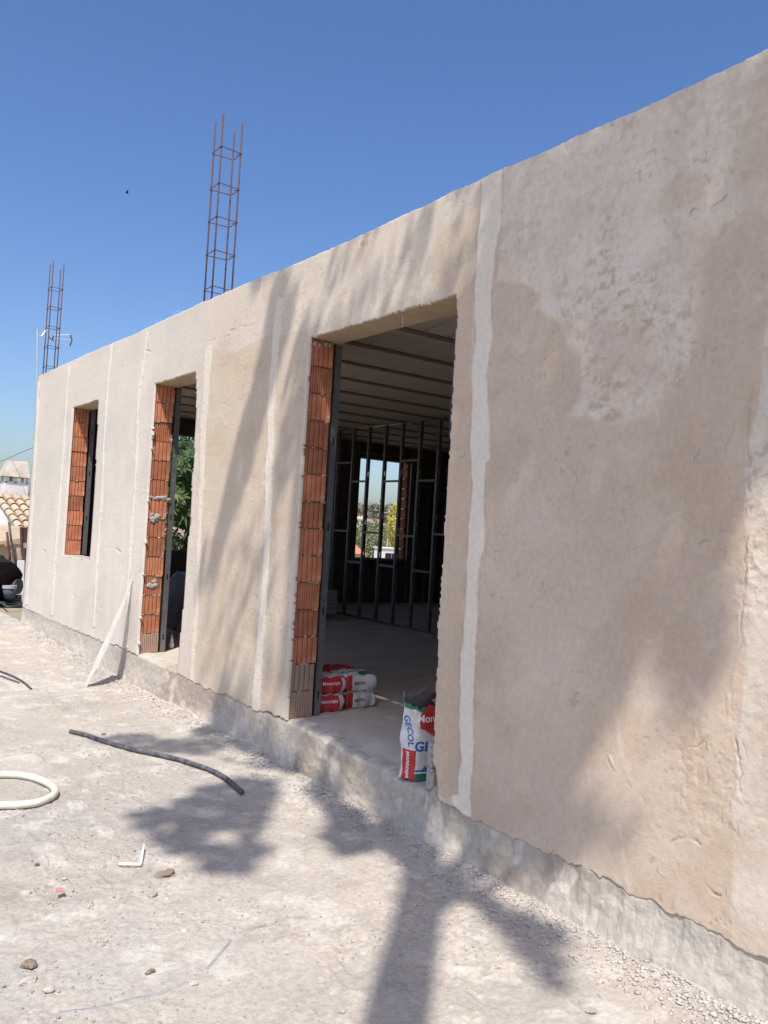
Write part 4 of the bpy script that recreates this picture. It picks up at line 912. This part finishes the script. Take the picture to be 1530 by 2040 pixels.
# blue reinforcing mesh showing at the broken edge of the near pier, loose fibres
bm_ = MB()
for k in range(2): bm_.tube([onx(910-k*2.0, 640, D+.01), onx(905-k*3, 740, D+.01), onx(898-k*1.5, 820, D+.01), onx(897-k*2, 872, D+.01)], .0005, 4)
for i in range(46):
    y = 642+i*5; e = 911-(y-640)*.063; bm_.tube([onx(e+2, y, D+.01), onx(e-3.5, y+1, D+.008)], .0004, 4)
bm_.build('reinforcing_mesh', M['thread'], house)
fb = MB()
for k in range(60):
    y = onx(RS.uniform(305, 372), 640)[1]; z = np.interp(y, [p[0] for p in tp], [p[1] for p in tp]); fb.tube([(D+.02, y, z-.01), (D+.01, y+.03*RS.randn(), z+.03+.02*RS.rand())], .0012, 3)
fb.build('mesh_fringe', mat('pale blue fibre', (.2, .45, .7), (.25, .5, .75), 8), house)
MB().tube([onx(801, 610, D+.05), onx(802, 630, D+.06), onx(802, 650, D+.06)], .0012, 4).build('hanging_thread', M['white'], house)
MB().tube([onx(385, 742, D+.05), onx(388, 765, D+.05)], .0014, 4).build('hanging_thread', M['white'], house)

# ---------------------------------------------------------------- foliage
def leafcloud(centres, size, seed, shape='leaf', flat=0.0):
    rs = np.random.RandomState(seed); n = len(centres)
    a = rs.randn(n, 3); a /= np.linalg.norm(a, axis=1)[:, None]; b = rs.randn(n, 3)
    if flat: b[:, 2] *= 1; a[:, 2] *= (1-flat)
    a /= np.linalg.norm(a, axis=1)[:, None]
    c = np.cross(a, b); c /= np.linalg.norm(c, axis=1)[:, None]; nn = np.cross(a, c)
    s = size*(.6+.8*rs.rand(n))[:, None]; w_ = .42
    P0 = centres-a*s*.5; P1 = centres+c*s*w_*.5+nn*s*.06; P2 = centres+a*s*.5-nn*s*.1; P3 = centres-c*s*w_*.5+nn*s*.06
    V = np.stack([P0, P1, P2, P3], 1).reshape(-1, 3); i = np.arange(n)*4
    F = np.concatenate([np.stack([i, i+1, i+2], -1), np.stack([i, i+2, i+3], -1)])
    return V, F
# yard tree that shades the near wall: its crown is thick where the wall lies in shade and open where sun comes through
ZC = 9.6
def canopy(p):
    t = (ZC-p[2])/2.4; return (p[0]-t, p[1]-t)
shade = [
 ('w', 1.0, [(935, 372), (1000, 320), (1530, 90), (1700, 40), (1700, 940), (1520, 925), (1492, 960), (1483, 1250), (1440, 1335), (1405, 1430), (1377, 1468), (1350, 1440), (1330, 1355), (1254, 1420), (1206, 1473), (1184, 1547), (1172, 1600), (1190, 1640), (1262, 1655), (1240, 1735), (1170, 1705), (1140, 1790), (940, 1680), (845, 1625), (640, 1500), (655, 1440), (560, 1420), (572, 1150), (588, 900), (600, 690), (935, 560)]),
 ('w', .9, [(935, 372), (1000, 320), (1530, 90), (1700, 40), (1700, -600), (1400, -500), (1000, -50), (850, 200)]),
 ('u', .30, [(660, 500), (935, 372), (850, 200), (700, 330)]),
 ('u', .42, [(660, 500), (935, 372), (935, 560), (605, 680)]),
 ('w', .9, [(545, 555), (606, 530), (585, 640), (540, 800), (500, 940), (455, 1090), (405, 1190), (383, 1180), (415, 1060), (448, 930), (488, 790), (525, 660)]),
 ('w', .8, [(455, 470), (606, 530), (545, 555), (500, 560)]),
 ('w', .6, [(600, 640), (640, 620), (606, 800), (570, 980), (542, 1000), (566, 800)]),
 ('u', .30, [(440, 1090), (560, 980), (556, 1430), (470, 1410), (400, 1350), (402, 1200)]),
 ('w', .9, [(440, 1395), (480, 1400), (505, 1500), (470, 1480), (436, 1450)]),
 ('g', .95, [(445, 1445), (520, 1480), (640, 1560), (760, 1640), (1000, 1800), (1125, 1850), (1115, 1965), (1075, 1965), (1010, 1880), (965, 1815), (925, 1765), (893, 1780), (870, 1790), (790, 1800), (800, 1740), (760, 1700), (700, 1722), (650, 1690), (640, 1610), (600, 1560), (540, 1530), (480, 1490)]),
 ('g', .74, [(330, 1590), (480, 1548), (545, 1560), (560, 1600), (535, 1690), (480, 1745), (400, 1735), (300, 1665), (255, 1625)]),
 ('g', .55, [(185, 1478), (330, 1452), (445, 1440), (490, 1485), (420, 1505), (300, 1500)]),
 ('g', .4, [(420, 1500), (560, 1530), (560, 1570), (450, 1550)]),
]
ctr = []; fine_ctr = []
hole_c = canopy(onz(450, 1668)); hole2 = canopy(onx(622, 1515)); hole3 = canopy(onx(1250, 1560))
for kind, dens, poly in shade:
    pts = [canopy(onx(*q) if kind in 'wu' else onz(*q)) for q in poly]
    xs_ = [p[0] for p in pts]; ys_ = [p[1] for p in pts]; A_ = (max(xs_)-min(xs_))*(max(ys_)-min(ys_)); n = int(A_*(1500*dens**1.3 if kind != 'u' else 900*dens))
    cx_ = RS.uniform(min(xs_), max(xs_), n); cy_ = RS.uniform(min(ys_), max(ys_), n)
    sd2 = sdpoly(cx_+.10*(vn(cx_*6, cy_*6, 2)-.5), cy_+.10*(vn(cx_*6, cy_*6+9, 3)-.5), pts); keep_ = sd2 < (-.022 if dens >= .9 and kind != 'u' else -.015)
    if dens < .95 and kind != 'u': keep_ &= vn(cx_*3.2, cy_*3.2, 6) < .28+dens*.62
    keep_ &= np.hypot(cx_-hole_c[0], cy_-hole_c[1]) > .10
    keep_ &= np.hypot((cx_-hole2[0]), cy_-hole2[1]) > .10
    cx_, cy_ = cx_[keep_], cy_[keep_]; t = RS.uniform(-.42, .50, len(cx_))
    t = t+.25*(vn(cx_*1.5, cy_*1.5, 11)-.5)
    (fine_ctr if kind == 'u' else ctr).append(np.stack([cx_-t, cy_-t, ZC+2.4*t], -1))
bigc = ctr[0]
ctr = np.concatenate(ctr)
yt = empty('shade_tree', (-1.05, -.70, -.02), 'tall leafy tree behind the viewer that throws the dappled shade on the near wall', 'tree')
V, F = leafcloud(ctr, .15, 5); V2_, F2_ = leafcloud(np.concatenate(fine_ctr), .10, 6); F = np.concatenate([F, F2_+len(V)]); V = np.concatenate([V, V2_]); npmesh('crown', V, F, M['leaf'], None, yt, False)
tb_ = np.array([-1.065, -.675, -.05]); cc = ctr.mean(0)
MB().tube([tb_, tb_+(0, 0, 1.5), tb_+(.01, .0, 4), tb_+(-.02, -.01, 6.4), tb_+(-.02, .02, 8.9)], [.165, .145, .128, .118, .11], 12).build('trunk', M['bark'], yt, smooth=True)
lb_ = MB(); rs = np.random.RandomState(8)
for k in range(26):
    tgt = bigc[rs.randint(len(bigc))]; st = tb_+(0, 0, 8.2+.6*rs.rand()); mid_ = (st+tgt)/2+np.array([0, 0, .25]); lb_.tube([st, mid_, tgt], [.03, .018, .006], 6)
lb_.build('limbs', M['bark'], yt)

# loquat behind the middle doorway
lt = empty('loquat_tree', (6.4, 15.2, -.1), 'dense tree with long glossy dark leaves seen through the middle doorway', 'tree')
rs = np.random.RandomState(21); Vl = []; Fl = []; c = 0
for k in range(420):
    th = rs.rand()*6.28; ph = math.acos(rs.uniform(-1, 1)); r = rs.uniform(.75, 1.02)
    q = np.array([6.5+1.5*r*math.sin(ph)*math.cos(th), 15.2+1.3*r*math.sin(ph)*math.sin(th), 2.15+1.25*r*math.cos(ph)])
    ax = np.array([math.sin(ph)*math.cos(th), math.sin(ph)*math.sin(th), math.cos(ph)*.6+.35]); ax /= np.linalg.norm(ax)
    e1 = np.cross(ax, [0, 0, 1.]); e1 /= np.linalg.norm(e1)+1e-6; e2 = np.cross(ax, e1); m_ = rs.randint(7, 11)
    for j in range(m_):
        a = 6.28*j/m_+rs.rand()*.5; d_ = (e1*math.cos(a)+e2*math.sin(a))*.85+ax*rs.uniform(.1, .7); d_ /= np.linalg.norm(d_); L = rs.uniform(.16, .26)
        sde = np.cross(d_, ax); sde /= np.linalg.norm(sde)+1e-6; wd_ = L*.105; dn_ = np.array([0, 0, -.25*L])
        Vl += [q, q+d_*L*.45+sde*wd_, q+d_*L*.5+ax*(-.01), q+d_*L*.45-sde*wd_, q+d_*L+dn_*.6]; Fl += [(c, c+1, c+2), (c, c+2, c+3), (c+1, c+4, c+2), (c+2, c+4, c+3)]; c += 5
npmesh('crown', np.array(Vl), np.array(Fl), M['leaf_dark'], None, lt, False)
MB().tube([(6.4, 15.2, -.2), (6.45, 15.2, .7), (6.5, 15.25, 1.9)], [.11, .09, .05], 8).tube([(6.42, 15.2, .5), (6.0, 15.0, 1.3), (5.9, 14.8, 2.0)], [.06, .045, .02], 6).build('trunk', M['bark'], lt, smooth=True)
dk = MB().blob((6.5, 15.25, 2.15), (1.1, .95, .95), 4, 3).build('inner_leaves', M['leaf_dark'], lt)

# yellow tree seen through the end window
yr = ray(793, 1035); yd = 26/yr[1]; yb = O+yr*yd
ye = empty('yellow_tree', (yb[0], yb[1], tz(yb[0], yb[1])), 'bright yellow-leaved tree seen through the far end window', 'tree')
rs = np.random.RandomState(31); n = 5200; th = rs.rand(n)*6.28; ph = np.arccos(rs.uniform(-1, 1, n)); r = rs.rand(n)**.4
cn = np.stack([yb[0]+.35+.75*r*np.sin(ph)*np.cos(th), yb[1]+.75*r*np.sin(ph)*np.sin(th), yb[2]-.18+1.15*r*np.cos(ph)], -1)
cn = cn[fbm(cn[:, 0]*2.2+cn[:, 1], cn[:, 2]*2.2, 4, 3) > .43]
V, F = leafcloud(cn, .10, 6); npmesh('crown', V, F, M['leaf_yellow'], None, ye, False)
MB().tube([(yb[0]+.3, yb[1], tz(yb[0], yb[1])-.2), (yb[0]+.35, yb[1], yb[2]-.2)], [.10, .05], 7).build('trunk', M['bark'], ye)
# pines on the far hill and citrus rows in the valley
rs = np.random.RandomState(41); cn = []
for k in range(900):
    azr = math.radians(rs.uniform(8, 62)); R_ = rs.uniform(215, 360); x, y = R_*math.sin(azr), R_*math.cos(azr); z = tz(x, y); h = rs.uniform(2.0, 4.2); m_ = 46
    q = rs.randn(m_, 3)*np.array([1.3, 1.3, .9])*h*.32+np.array([x, y, z+h*.62]); cn.append(q)
V, F = leafcloud(np.concatenate(cn), 1.5, 7); npmesh('pine_wood', V, F, M['pine'], None, None, False, 'stuff')
cn = []
for row in range(10):
    R_ = 84+row*13
    for a in np.arange(26, 50, 70/R_):
        azr = math.radians(a+rs.uniform(-.2, .2)); x, y = R_*math.sin(azr), R_*math.cos(azr); z = tzi(np.float64(x), np.float64(y)); 
        cn.append(rs.randn(60, 3)*np.array([.8, .8, .42])+np.array([x, y, z+.9]))
V, F = leafcloud(np.concatenate(cn), .5, 9); npmesh('citrus_rows', V, F, M['grove'], None, None, False, 'stuff')
# houses in the valley
def small_house(cx, cy, w_, d_, h, name, label, roofm, wallm='plaster_old', roof_h=.5):
    z = tz(cx, cy)-.3; e = empty(name, (cx, cy, z), label, 'house')
    MB().box((cx-w_/2, cy-d_/2, z), (cx+w_/2, cy+d_/2, z+h+.3)).build('wall', M[wallm], e)
    r = MB(); e_ = .25; zt = z+h+.302
    if roof_h: r.add([(cx-w_/2-e_, cy-d_/2-e_, zt), (cx+w_/2+e_, cy-d_/2-e_, zt), (cx+w_/2+e_, cy+d_/2+e_, zt), (cx-w_/2-e_, cy+d_/2+e_, zt), (cx-w_/2-e_, cy, zt+roof_h), (cx+w_/2+e_, cy, zt+roof_h)], [(0, 1, 5, 4), (2, 3, 4, 5), (0, 4, 3), (1, 2, 5), (3, 2, 1, 0)])
    else: r.box((cx-w_/2-.1, cy-d_/2-.1, zt), (cx+w_/2+.1, cy+d_/2+.1, zt+.12))
    r.build('roof', M[roofm], e)
    for k in range(2):
        wx_ = cx-w_*.22+k*w_*.44
        MB().box((wx_-.35, cy-d_/2-.03, z+.3+h*.35), (wx_+.35, cy-d_/2+.02, z+.3+h*.8)).build('window', M['black'], e)
    return e
def vh(px, py, y): p = ony(px, py, y); return p
p = vh(712, 1103, 60); small_house(p[0]-2.6, p[1]+2, 6.0, 4, max(.5, p[2]-tz(p[0]-1, p[1]+2)+.0), 'valley_house', 'orange roofed house low at the left of the far end window', 'tile_red', 'tan', 1.1)
p = vh(783, 1094, 62); small_house(p[0], p[1]+1, 1.7, 1.6, max(.5, p[2]-tz(p[0], p[1]+1)), 'valley_shed', 'white flat roofed shed below the yellow tree', 'plaster_old', 'plaster_old', 0)
p = vh(716, 1047, 170); small_house(p[0]-1, p[1], 3.6, 3, 1.8, 'hill_house', 'small white house at the foot of the wooded hill', 'tile', 'plaster_old', .8)
p = vh(774, 1045, 70); zz = tz(p[0], p[1]); o = MB().tube([(p[0], p[1], zz), (p[0], p[1], p[2]+1.6)], .09, 6).tube([(p[0]-.8, p[1], p[2]+1.2), (p[0]+.8, p[1], p[2]+1.2)], .05, 5).build('utility_pole', M['concrete']); tag(o, 'slender pale pole rising beside the yellow tree', 'pole')
o = MB().tube([(p[0]-.3, p[1]-2, p[2]-.6), (p[0]-.3, p[1]-2, p[2]+.6)], .55, 12).tube([(p[0]-.3, p[1]-2, p[2]+.6), (p[0]-.3, p[1]-2, p[2]+.85)], [.55, .15], 12).tube([(p[0]-.3, p[1]-2, zz-1), (p[0]-.3, p[1]-2, p[2]-.6)], .15, 6).build('water_tank', M['white']); tag(o, 'round white water tank under the yellow tree', 'tank')
# garden wall behind the loquat
o = MB().box((5.6, 17.0, -.3), (9.0, 17.25, 1.25)).build('garden_wall', M['tan']); tag(o, 'low ochre garden wall behind the glossy dark-leaved tree', 'wall')

# ---------------------------------------------------------------- neighbour's corner at the far left
nb_ = empty('neighbour_house', tuple(ony(20, 1100, 24)), 'whitewashed neighbouring house with pale barrel tile roof and squat chimney', 'house')
def B(px, py, y): return ony(px, py, y)
def quadprism(pts, depth, name, m, par, mb=None):
    """front polygon in the picture's survey at given distances, given real thickness away from the viewer"""
    a = [np.array(p) for p in pts]; b = [p+np.array([0, depth, 0]) for p in a]; n = len(a); mm = mb or MB()
    mm.add(a+b, [tuple(range(n))[::-1], tuple(range(n, 2*n))]+[(i, (i+1) % n, n+(i+1) % n, n+i) for i in range(n)])
    return mm.build(name, m, par) if mb is None else mm
R0 = B(2, 986, 24.0); E0 = B(49, 1053, 22.4); sl = E0-R0; SL = np.linalg.norm(sl); sl /= SL
rd = np.array([1., .12, 0.]); nrm = np.cross(rd, sl); nrm /= np.linalg.norm(nrm); nrm = nrm if nrm[2] > 0 else -nrm
und = MB(); th_ = -nrm*.12; p4 = [R0, R0+rd*3.2, E0+rd*3.2, E0]; und.hexa([q-nrm*.03+th_ for q in (p4[0], p4[1], p4[2], p4[3])]+[q-nrm*.03 for q in (p4[0], p4[1], p4[2], p4[3])]); und.build('roof_deck', M['tan'], nb_)
# one tile mesh, shared
tm = bpy.data.meshes.new('roof_tile'); tv = []; nn_ = 8
for L_, rr_ in ((0, .085), (.40, .105)):
    for k in range(nn_+1):
        a = math.pi*k/nn_
        for q in (1.0, .86): tv.append((math.cos(a)*rr_*q, L_, math.sin(a)*rr_*q))
tf = []; st = 2*(nn_+1)
for k in range(nn_):
    tf += [(2*k, 2*k+2, st+2*k+2, st+2*k), (2*k+1, st+2*k+1, st+2*k+3, 2*k+3), (2*k, 2*k+1, 2*k+3, 2*k+2), (st+2*k, st+2*k+2, st+2*k+3, st+2*k+1)]
tm.from_pydata(tv, [], tf); tm.materials.append(M['tile']); tm.shade_flat()
rowd = .30; ncol = 12; nrow = int(SL/rowd)+1
for cI in range(-1, ncol):
    for rI in range(nrow):
        o = bpy.data.objects.new('roof_tile', tm); C.objects.link(o); o.parent = nb_
        pos = R0+rd*(cI*.235+.1)+sl*(rI*rowd)+nrm*(.0+.012*(1)); 
        Mx = Matrix((Vector(rd/np.linalg.norm(rd)), Vector(sl), Vector(nrm))).transposed().to_4x4(); tilt = Matrix.Rotation(.07+random.uniform(-.02, .02), 4, 'X')
        o.matrix_local = Matrix.Translation(Vector(pos)-wloc(nb_)) @ Mx @ tilt
quadprism([B(-60, 1095, 24.1), B(-60, 985, 24.1), B(1, 985, 24.1), B(48, 1053, 22.6), B(60, 1095, 22.6)], .25, 'wall', M['plaster_old'], nb_)
quadprism([B(-60, 1000, 23.95), B(-3, 982, 23.95), B(44, 1052, 22.5), B(38, 1054, 22.5), B(-3, 994, 23.95)], .2, 'verge_band', M['plaster_old'], nb_)
ch = MB(); a = B(9, 990, 24.3); bq = B(57, 962, 24.3); yb2, ye2 = 24.3, 24.95
ch.box((a[0], yb2, a[2]-.5), (bq[0], ye2, bq[2])); chs = ch.build('chimney', M['plaster_old'], nb_)
zt0, zt1 = B(30, 962, 24.3)[2], B(30, 950, 24.3)[2]
for (u0, u1) in ((0, .10), (.36, .50), (.90, 1.0)):
    for yy in (yb2, ye2-.1):
        o = MB().box((a[0]+(bq[0]-a[0])*u0, yy, zt0+.002), (a[0]+(bq[0]-a[0])*u1, yy+.1, zt1)).build('chimney_pier', M['plaster_old'], chs)
c0 = B(7, 949, 24.2); c1 = B(60, 951, 24.2); t0_ = B(19, 917, 24.4); t1_ = B(56, 919, 24.4)
cap = MB(); cap.hexa([(c0[0], 24.2, zt1), (c1[0], 24.2, zt1), (c1[0], 25.05, zt1), (c0[0], 25.05, zt1), (t0_[0], 24.45, t0_[2]), (t1_[0], 24.45, t0_[2]), (t1_[0], 24.8, t0_[2]), (t0_[0], 24.8, t0_[2])], jit=.01); cap.build('chimney_cap', mat('weathered cement', (0.40, 0.36, 0.29), (0.55, 0.50, 0.42), 3, .9), nb_)
rr2 = empty('far_roof', tuple(B(-10, 945, 40)), 'corner of a red tiled eave at the left edge of the picture', 'roof')
quadprism([B(-90, 900, 40), B(-30, 925, 40), B(8, 941, 40), B(6, 946, 40), B(-90, 935, 40)], 2.0, 'eave', M['tile_red'], rr2)
# rough ochre outbuilding below
ou = empty('outbuilding', tuple(B(20, 1130, 20)), 'rough ochre outbuilding with a sagging old roof edge at the far left', 'shed')
quadprism([B(-60, 1190, 20.5), B(-60, 1082, 20.5), B(30, 1082, 20.5), B(44, 1086, 20.5), B(44, 1190, 20.5)], .3, 'wall', M['tan'], ou)
quadprism([B(-60, 1088, 20.0), B(-60, 1048, 20.6), B(38, 1048, 20.6), B(42, 1072, 20.0), B(10, 1084, 20.0)], .35, 'roof_edge', M['tile'], ou)
quadprism([B(8, 1086, 19.95), B(42, 1074, 19.95), B(43, 1079, 19.95), B(12, 1089, 19.95)], .1, 'gutter', M['wood'], ou)
pn = empty('maroon_gate', tuple(B(46, 1140, 18)), 'maroon metal panel on rusty posts between the outbuilding and the rendered corner', 'gate')
quadprism([B(41, 1081, 18), B(41, 1051, 18), B(60, 1051, 18), B(60, 1082, 18)], .04, 'panel', M['maroon'], pn)
MB().tube([B(42, 1050, 18), B(45, 1118, 18)], .03, 6).tube([B(48, 1092, 18), B(50, 1160, 18)], .05, 6).build('post', M['rust'], pn)
MB().box(B(47, 1118, 18.1), B(56, 1092, 18.15)).build('lower_panel', M['maroon'], pn)
for i, (pts, r, mm, lb) in enumerate(((((18, 1040), (22, 1075), (28, 1105), (34, 1140)), .022, 'cable', 'long grey metal bar leaning on the outbuilding'),
                                      (((14, 1060), (17, 1090), (20, 1105), (19, 1118)), .025, 'rust', 'bent rusty rod leaning on the outbuilding left of the grey bar'),
                                      (((33, 1092), (38, 1118), (42, 1128)), .07, 'wood', 'weathered plank propped beside the rusty post'),
                                      (((26, 1095), (29, 1118), (33, 1138)), .05, 'wood', 'dark weathered plank propped next to the grey bar'))):
    o = MB().tube([B(x, y, 17.5+.1*i) for x, y in pts], r, 6).build('metal_bar' if mm != 'wood' else 'plank', M[mm], smooth=True); tag(o, lb, 'bar' if mm != 'wood' else 'plank', 'odd lengths propped on the outbuilding')
o = quadprism([B(35, 1183, 15.6), B(36, 1117, 15.6), B(49, 1117, 15.6), B(47, 1183, 15.6)], .06, 'foam_board', M['foam'], None); tag(o, 'bright white board standing upright at the corner of the house', 'board')
o = quadprism([B(-120, 1198, 14.9), B(-60, 1185, 15.6), B(43, 1185, 15.6), B(43, 1203, 14.75), B(20, 1203, 14.8)], .02, 'dark_sheet', M['black'], None); tag(o, 'flat dark layer on the ground under the mixer', 'sheet')  # flat dark layer over the ground beneath the mixer
# concrete mixer
mx = empty('concrete_mixer', tuple(B(15, 1190, 15.2)), 'dark concrete mixer with grey wheel standing in the corner of the yard', 'mixer')
mb = MB(); cen_ = B(-1, 1158, 15.2); prof_ = [(-.30, .14), (-.26, .24), (-.08, .31), (.10, .31), (.26, .21), (.34, .16)]; axd = np.array([.55, -.3, .55]); axd /= np.linalg.norm(axd)
mb.tube([cen_+axd*t for t, r in prof_], [r for t, r in prof_], 20); mb.build('drum', M['drum'], mx, smooth=True)
wc = B(33, 1168, 15.0); MB().tube([wc+np.array([-.03, .04, 0]), wc+np.array([.03, -.02, 0])], .135, 18).build('wheel', M['bucket'], mx)
fr = MB(); g0 = B(2, 1192, 15.2); fr.tube([cen_, B(-8, 1192, 15.2)], .03, 6).tube([cen_, B(33, 1190, 15.1)], .03, 6).tube([B(-8, 1190, 15.2), B(34, 1188, 15.1)], .03, 6); fr.build('frame', M['black'], mx)
MB().tube([B(-6, 1112, 15.3), B(4, 1124, 15.3), B(8, 1140, 15.3)], [.10, .12, .10], 8).build('motor_housing', M['black'], mx)
bk = empty('bucket', tuple(B(19, 1192, 14.9)), 'small blue-grey bucket with pale rim beside the mixer', 'bucket')
b0, b1 = B(19, 1192, 14.9), B(19, 1170, 14.9); MB().tube([b0, b1], [.085, .11], 14).build('body', M['bucket'], bk, smooth=True); MB().tube([b1-(0, 0, .015), b1+(0, 0, .035)], .118, 14).build('rim', M['concrete'], bk)
ground_line([(-40, 1196), (0, 1204), (12, 1212), (26, 1212), (50, 1208)], .014, 6, name='cable', m='cable', label='loose dark cable on the ground before the mixer', cat='cable')
# overhead wire and bird
o = MB().tube([B(-80, 948, 30), B(0, 920, 26), B(62, 893, 22), B(110, 880, 20)], .008, 4).build('overhead_wire', M['cable']); tag(o, 'thin overhead wire crossing the sky at the far left', 'wire')
bd = ray(253, 384)*22+O; br = empty('bird', tuple(bd), 'tiny dark bird flying in the blue sky', 'bird')
MB().blob(bd, (.05, .022, .022), 3, 1, rough=.05).build('body', M['black'], br)
for s_ in (-1, 1): MB().add([bd+np.array([.02, 0, .01]), bd+np.array([-.03, 0, .01]), bd+np.array([-.02, s_*.09, .04]), bd+np.array([.01, s_*.09, .045]), bd+np.array([.02, 0, .002])], [(0, 1, 2, 3), (4, 3, 2, 1)]).build('wing', M['black'], br)
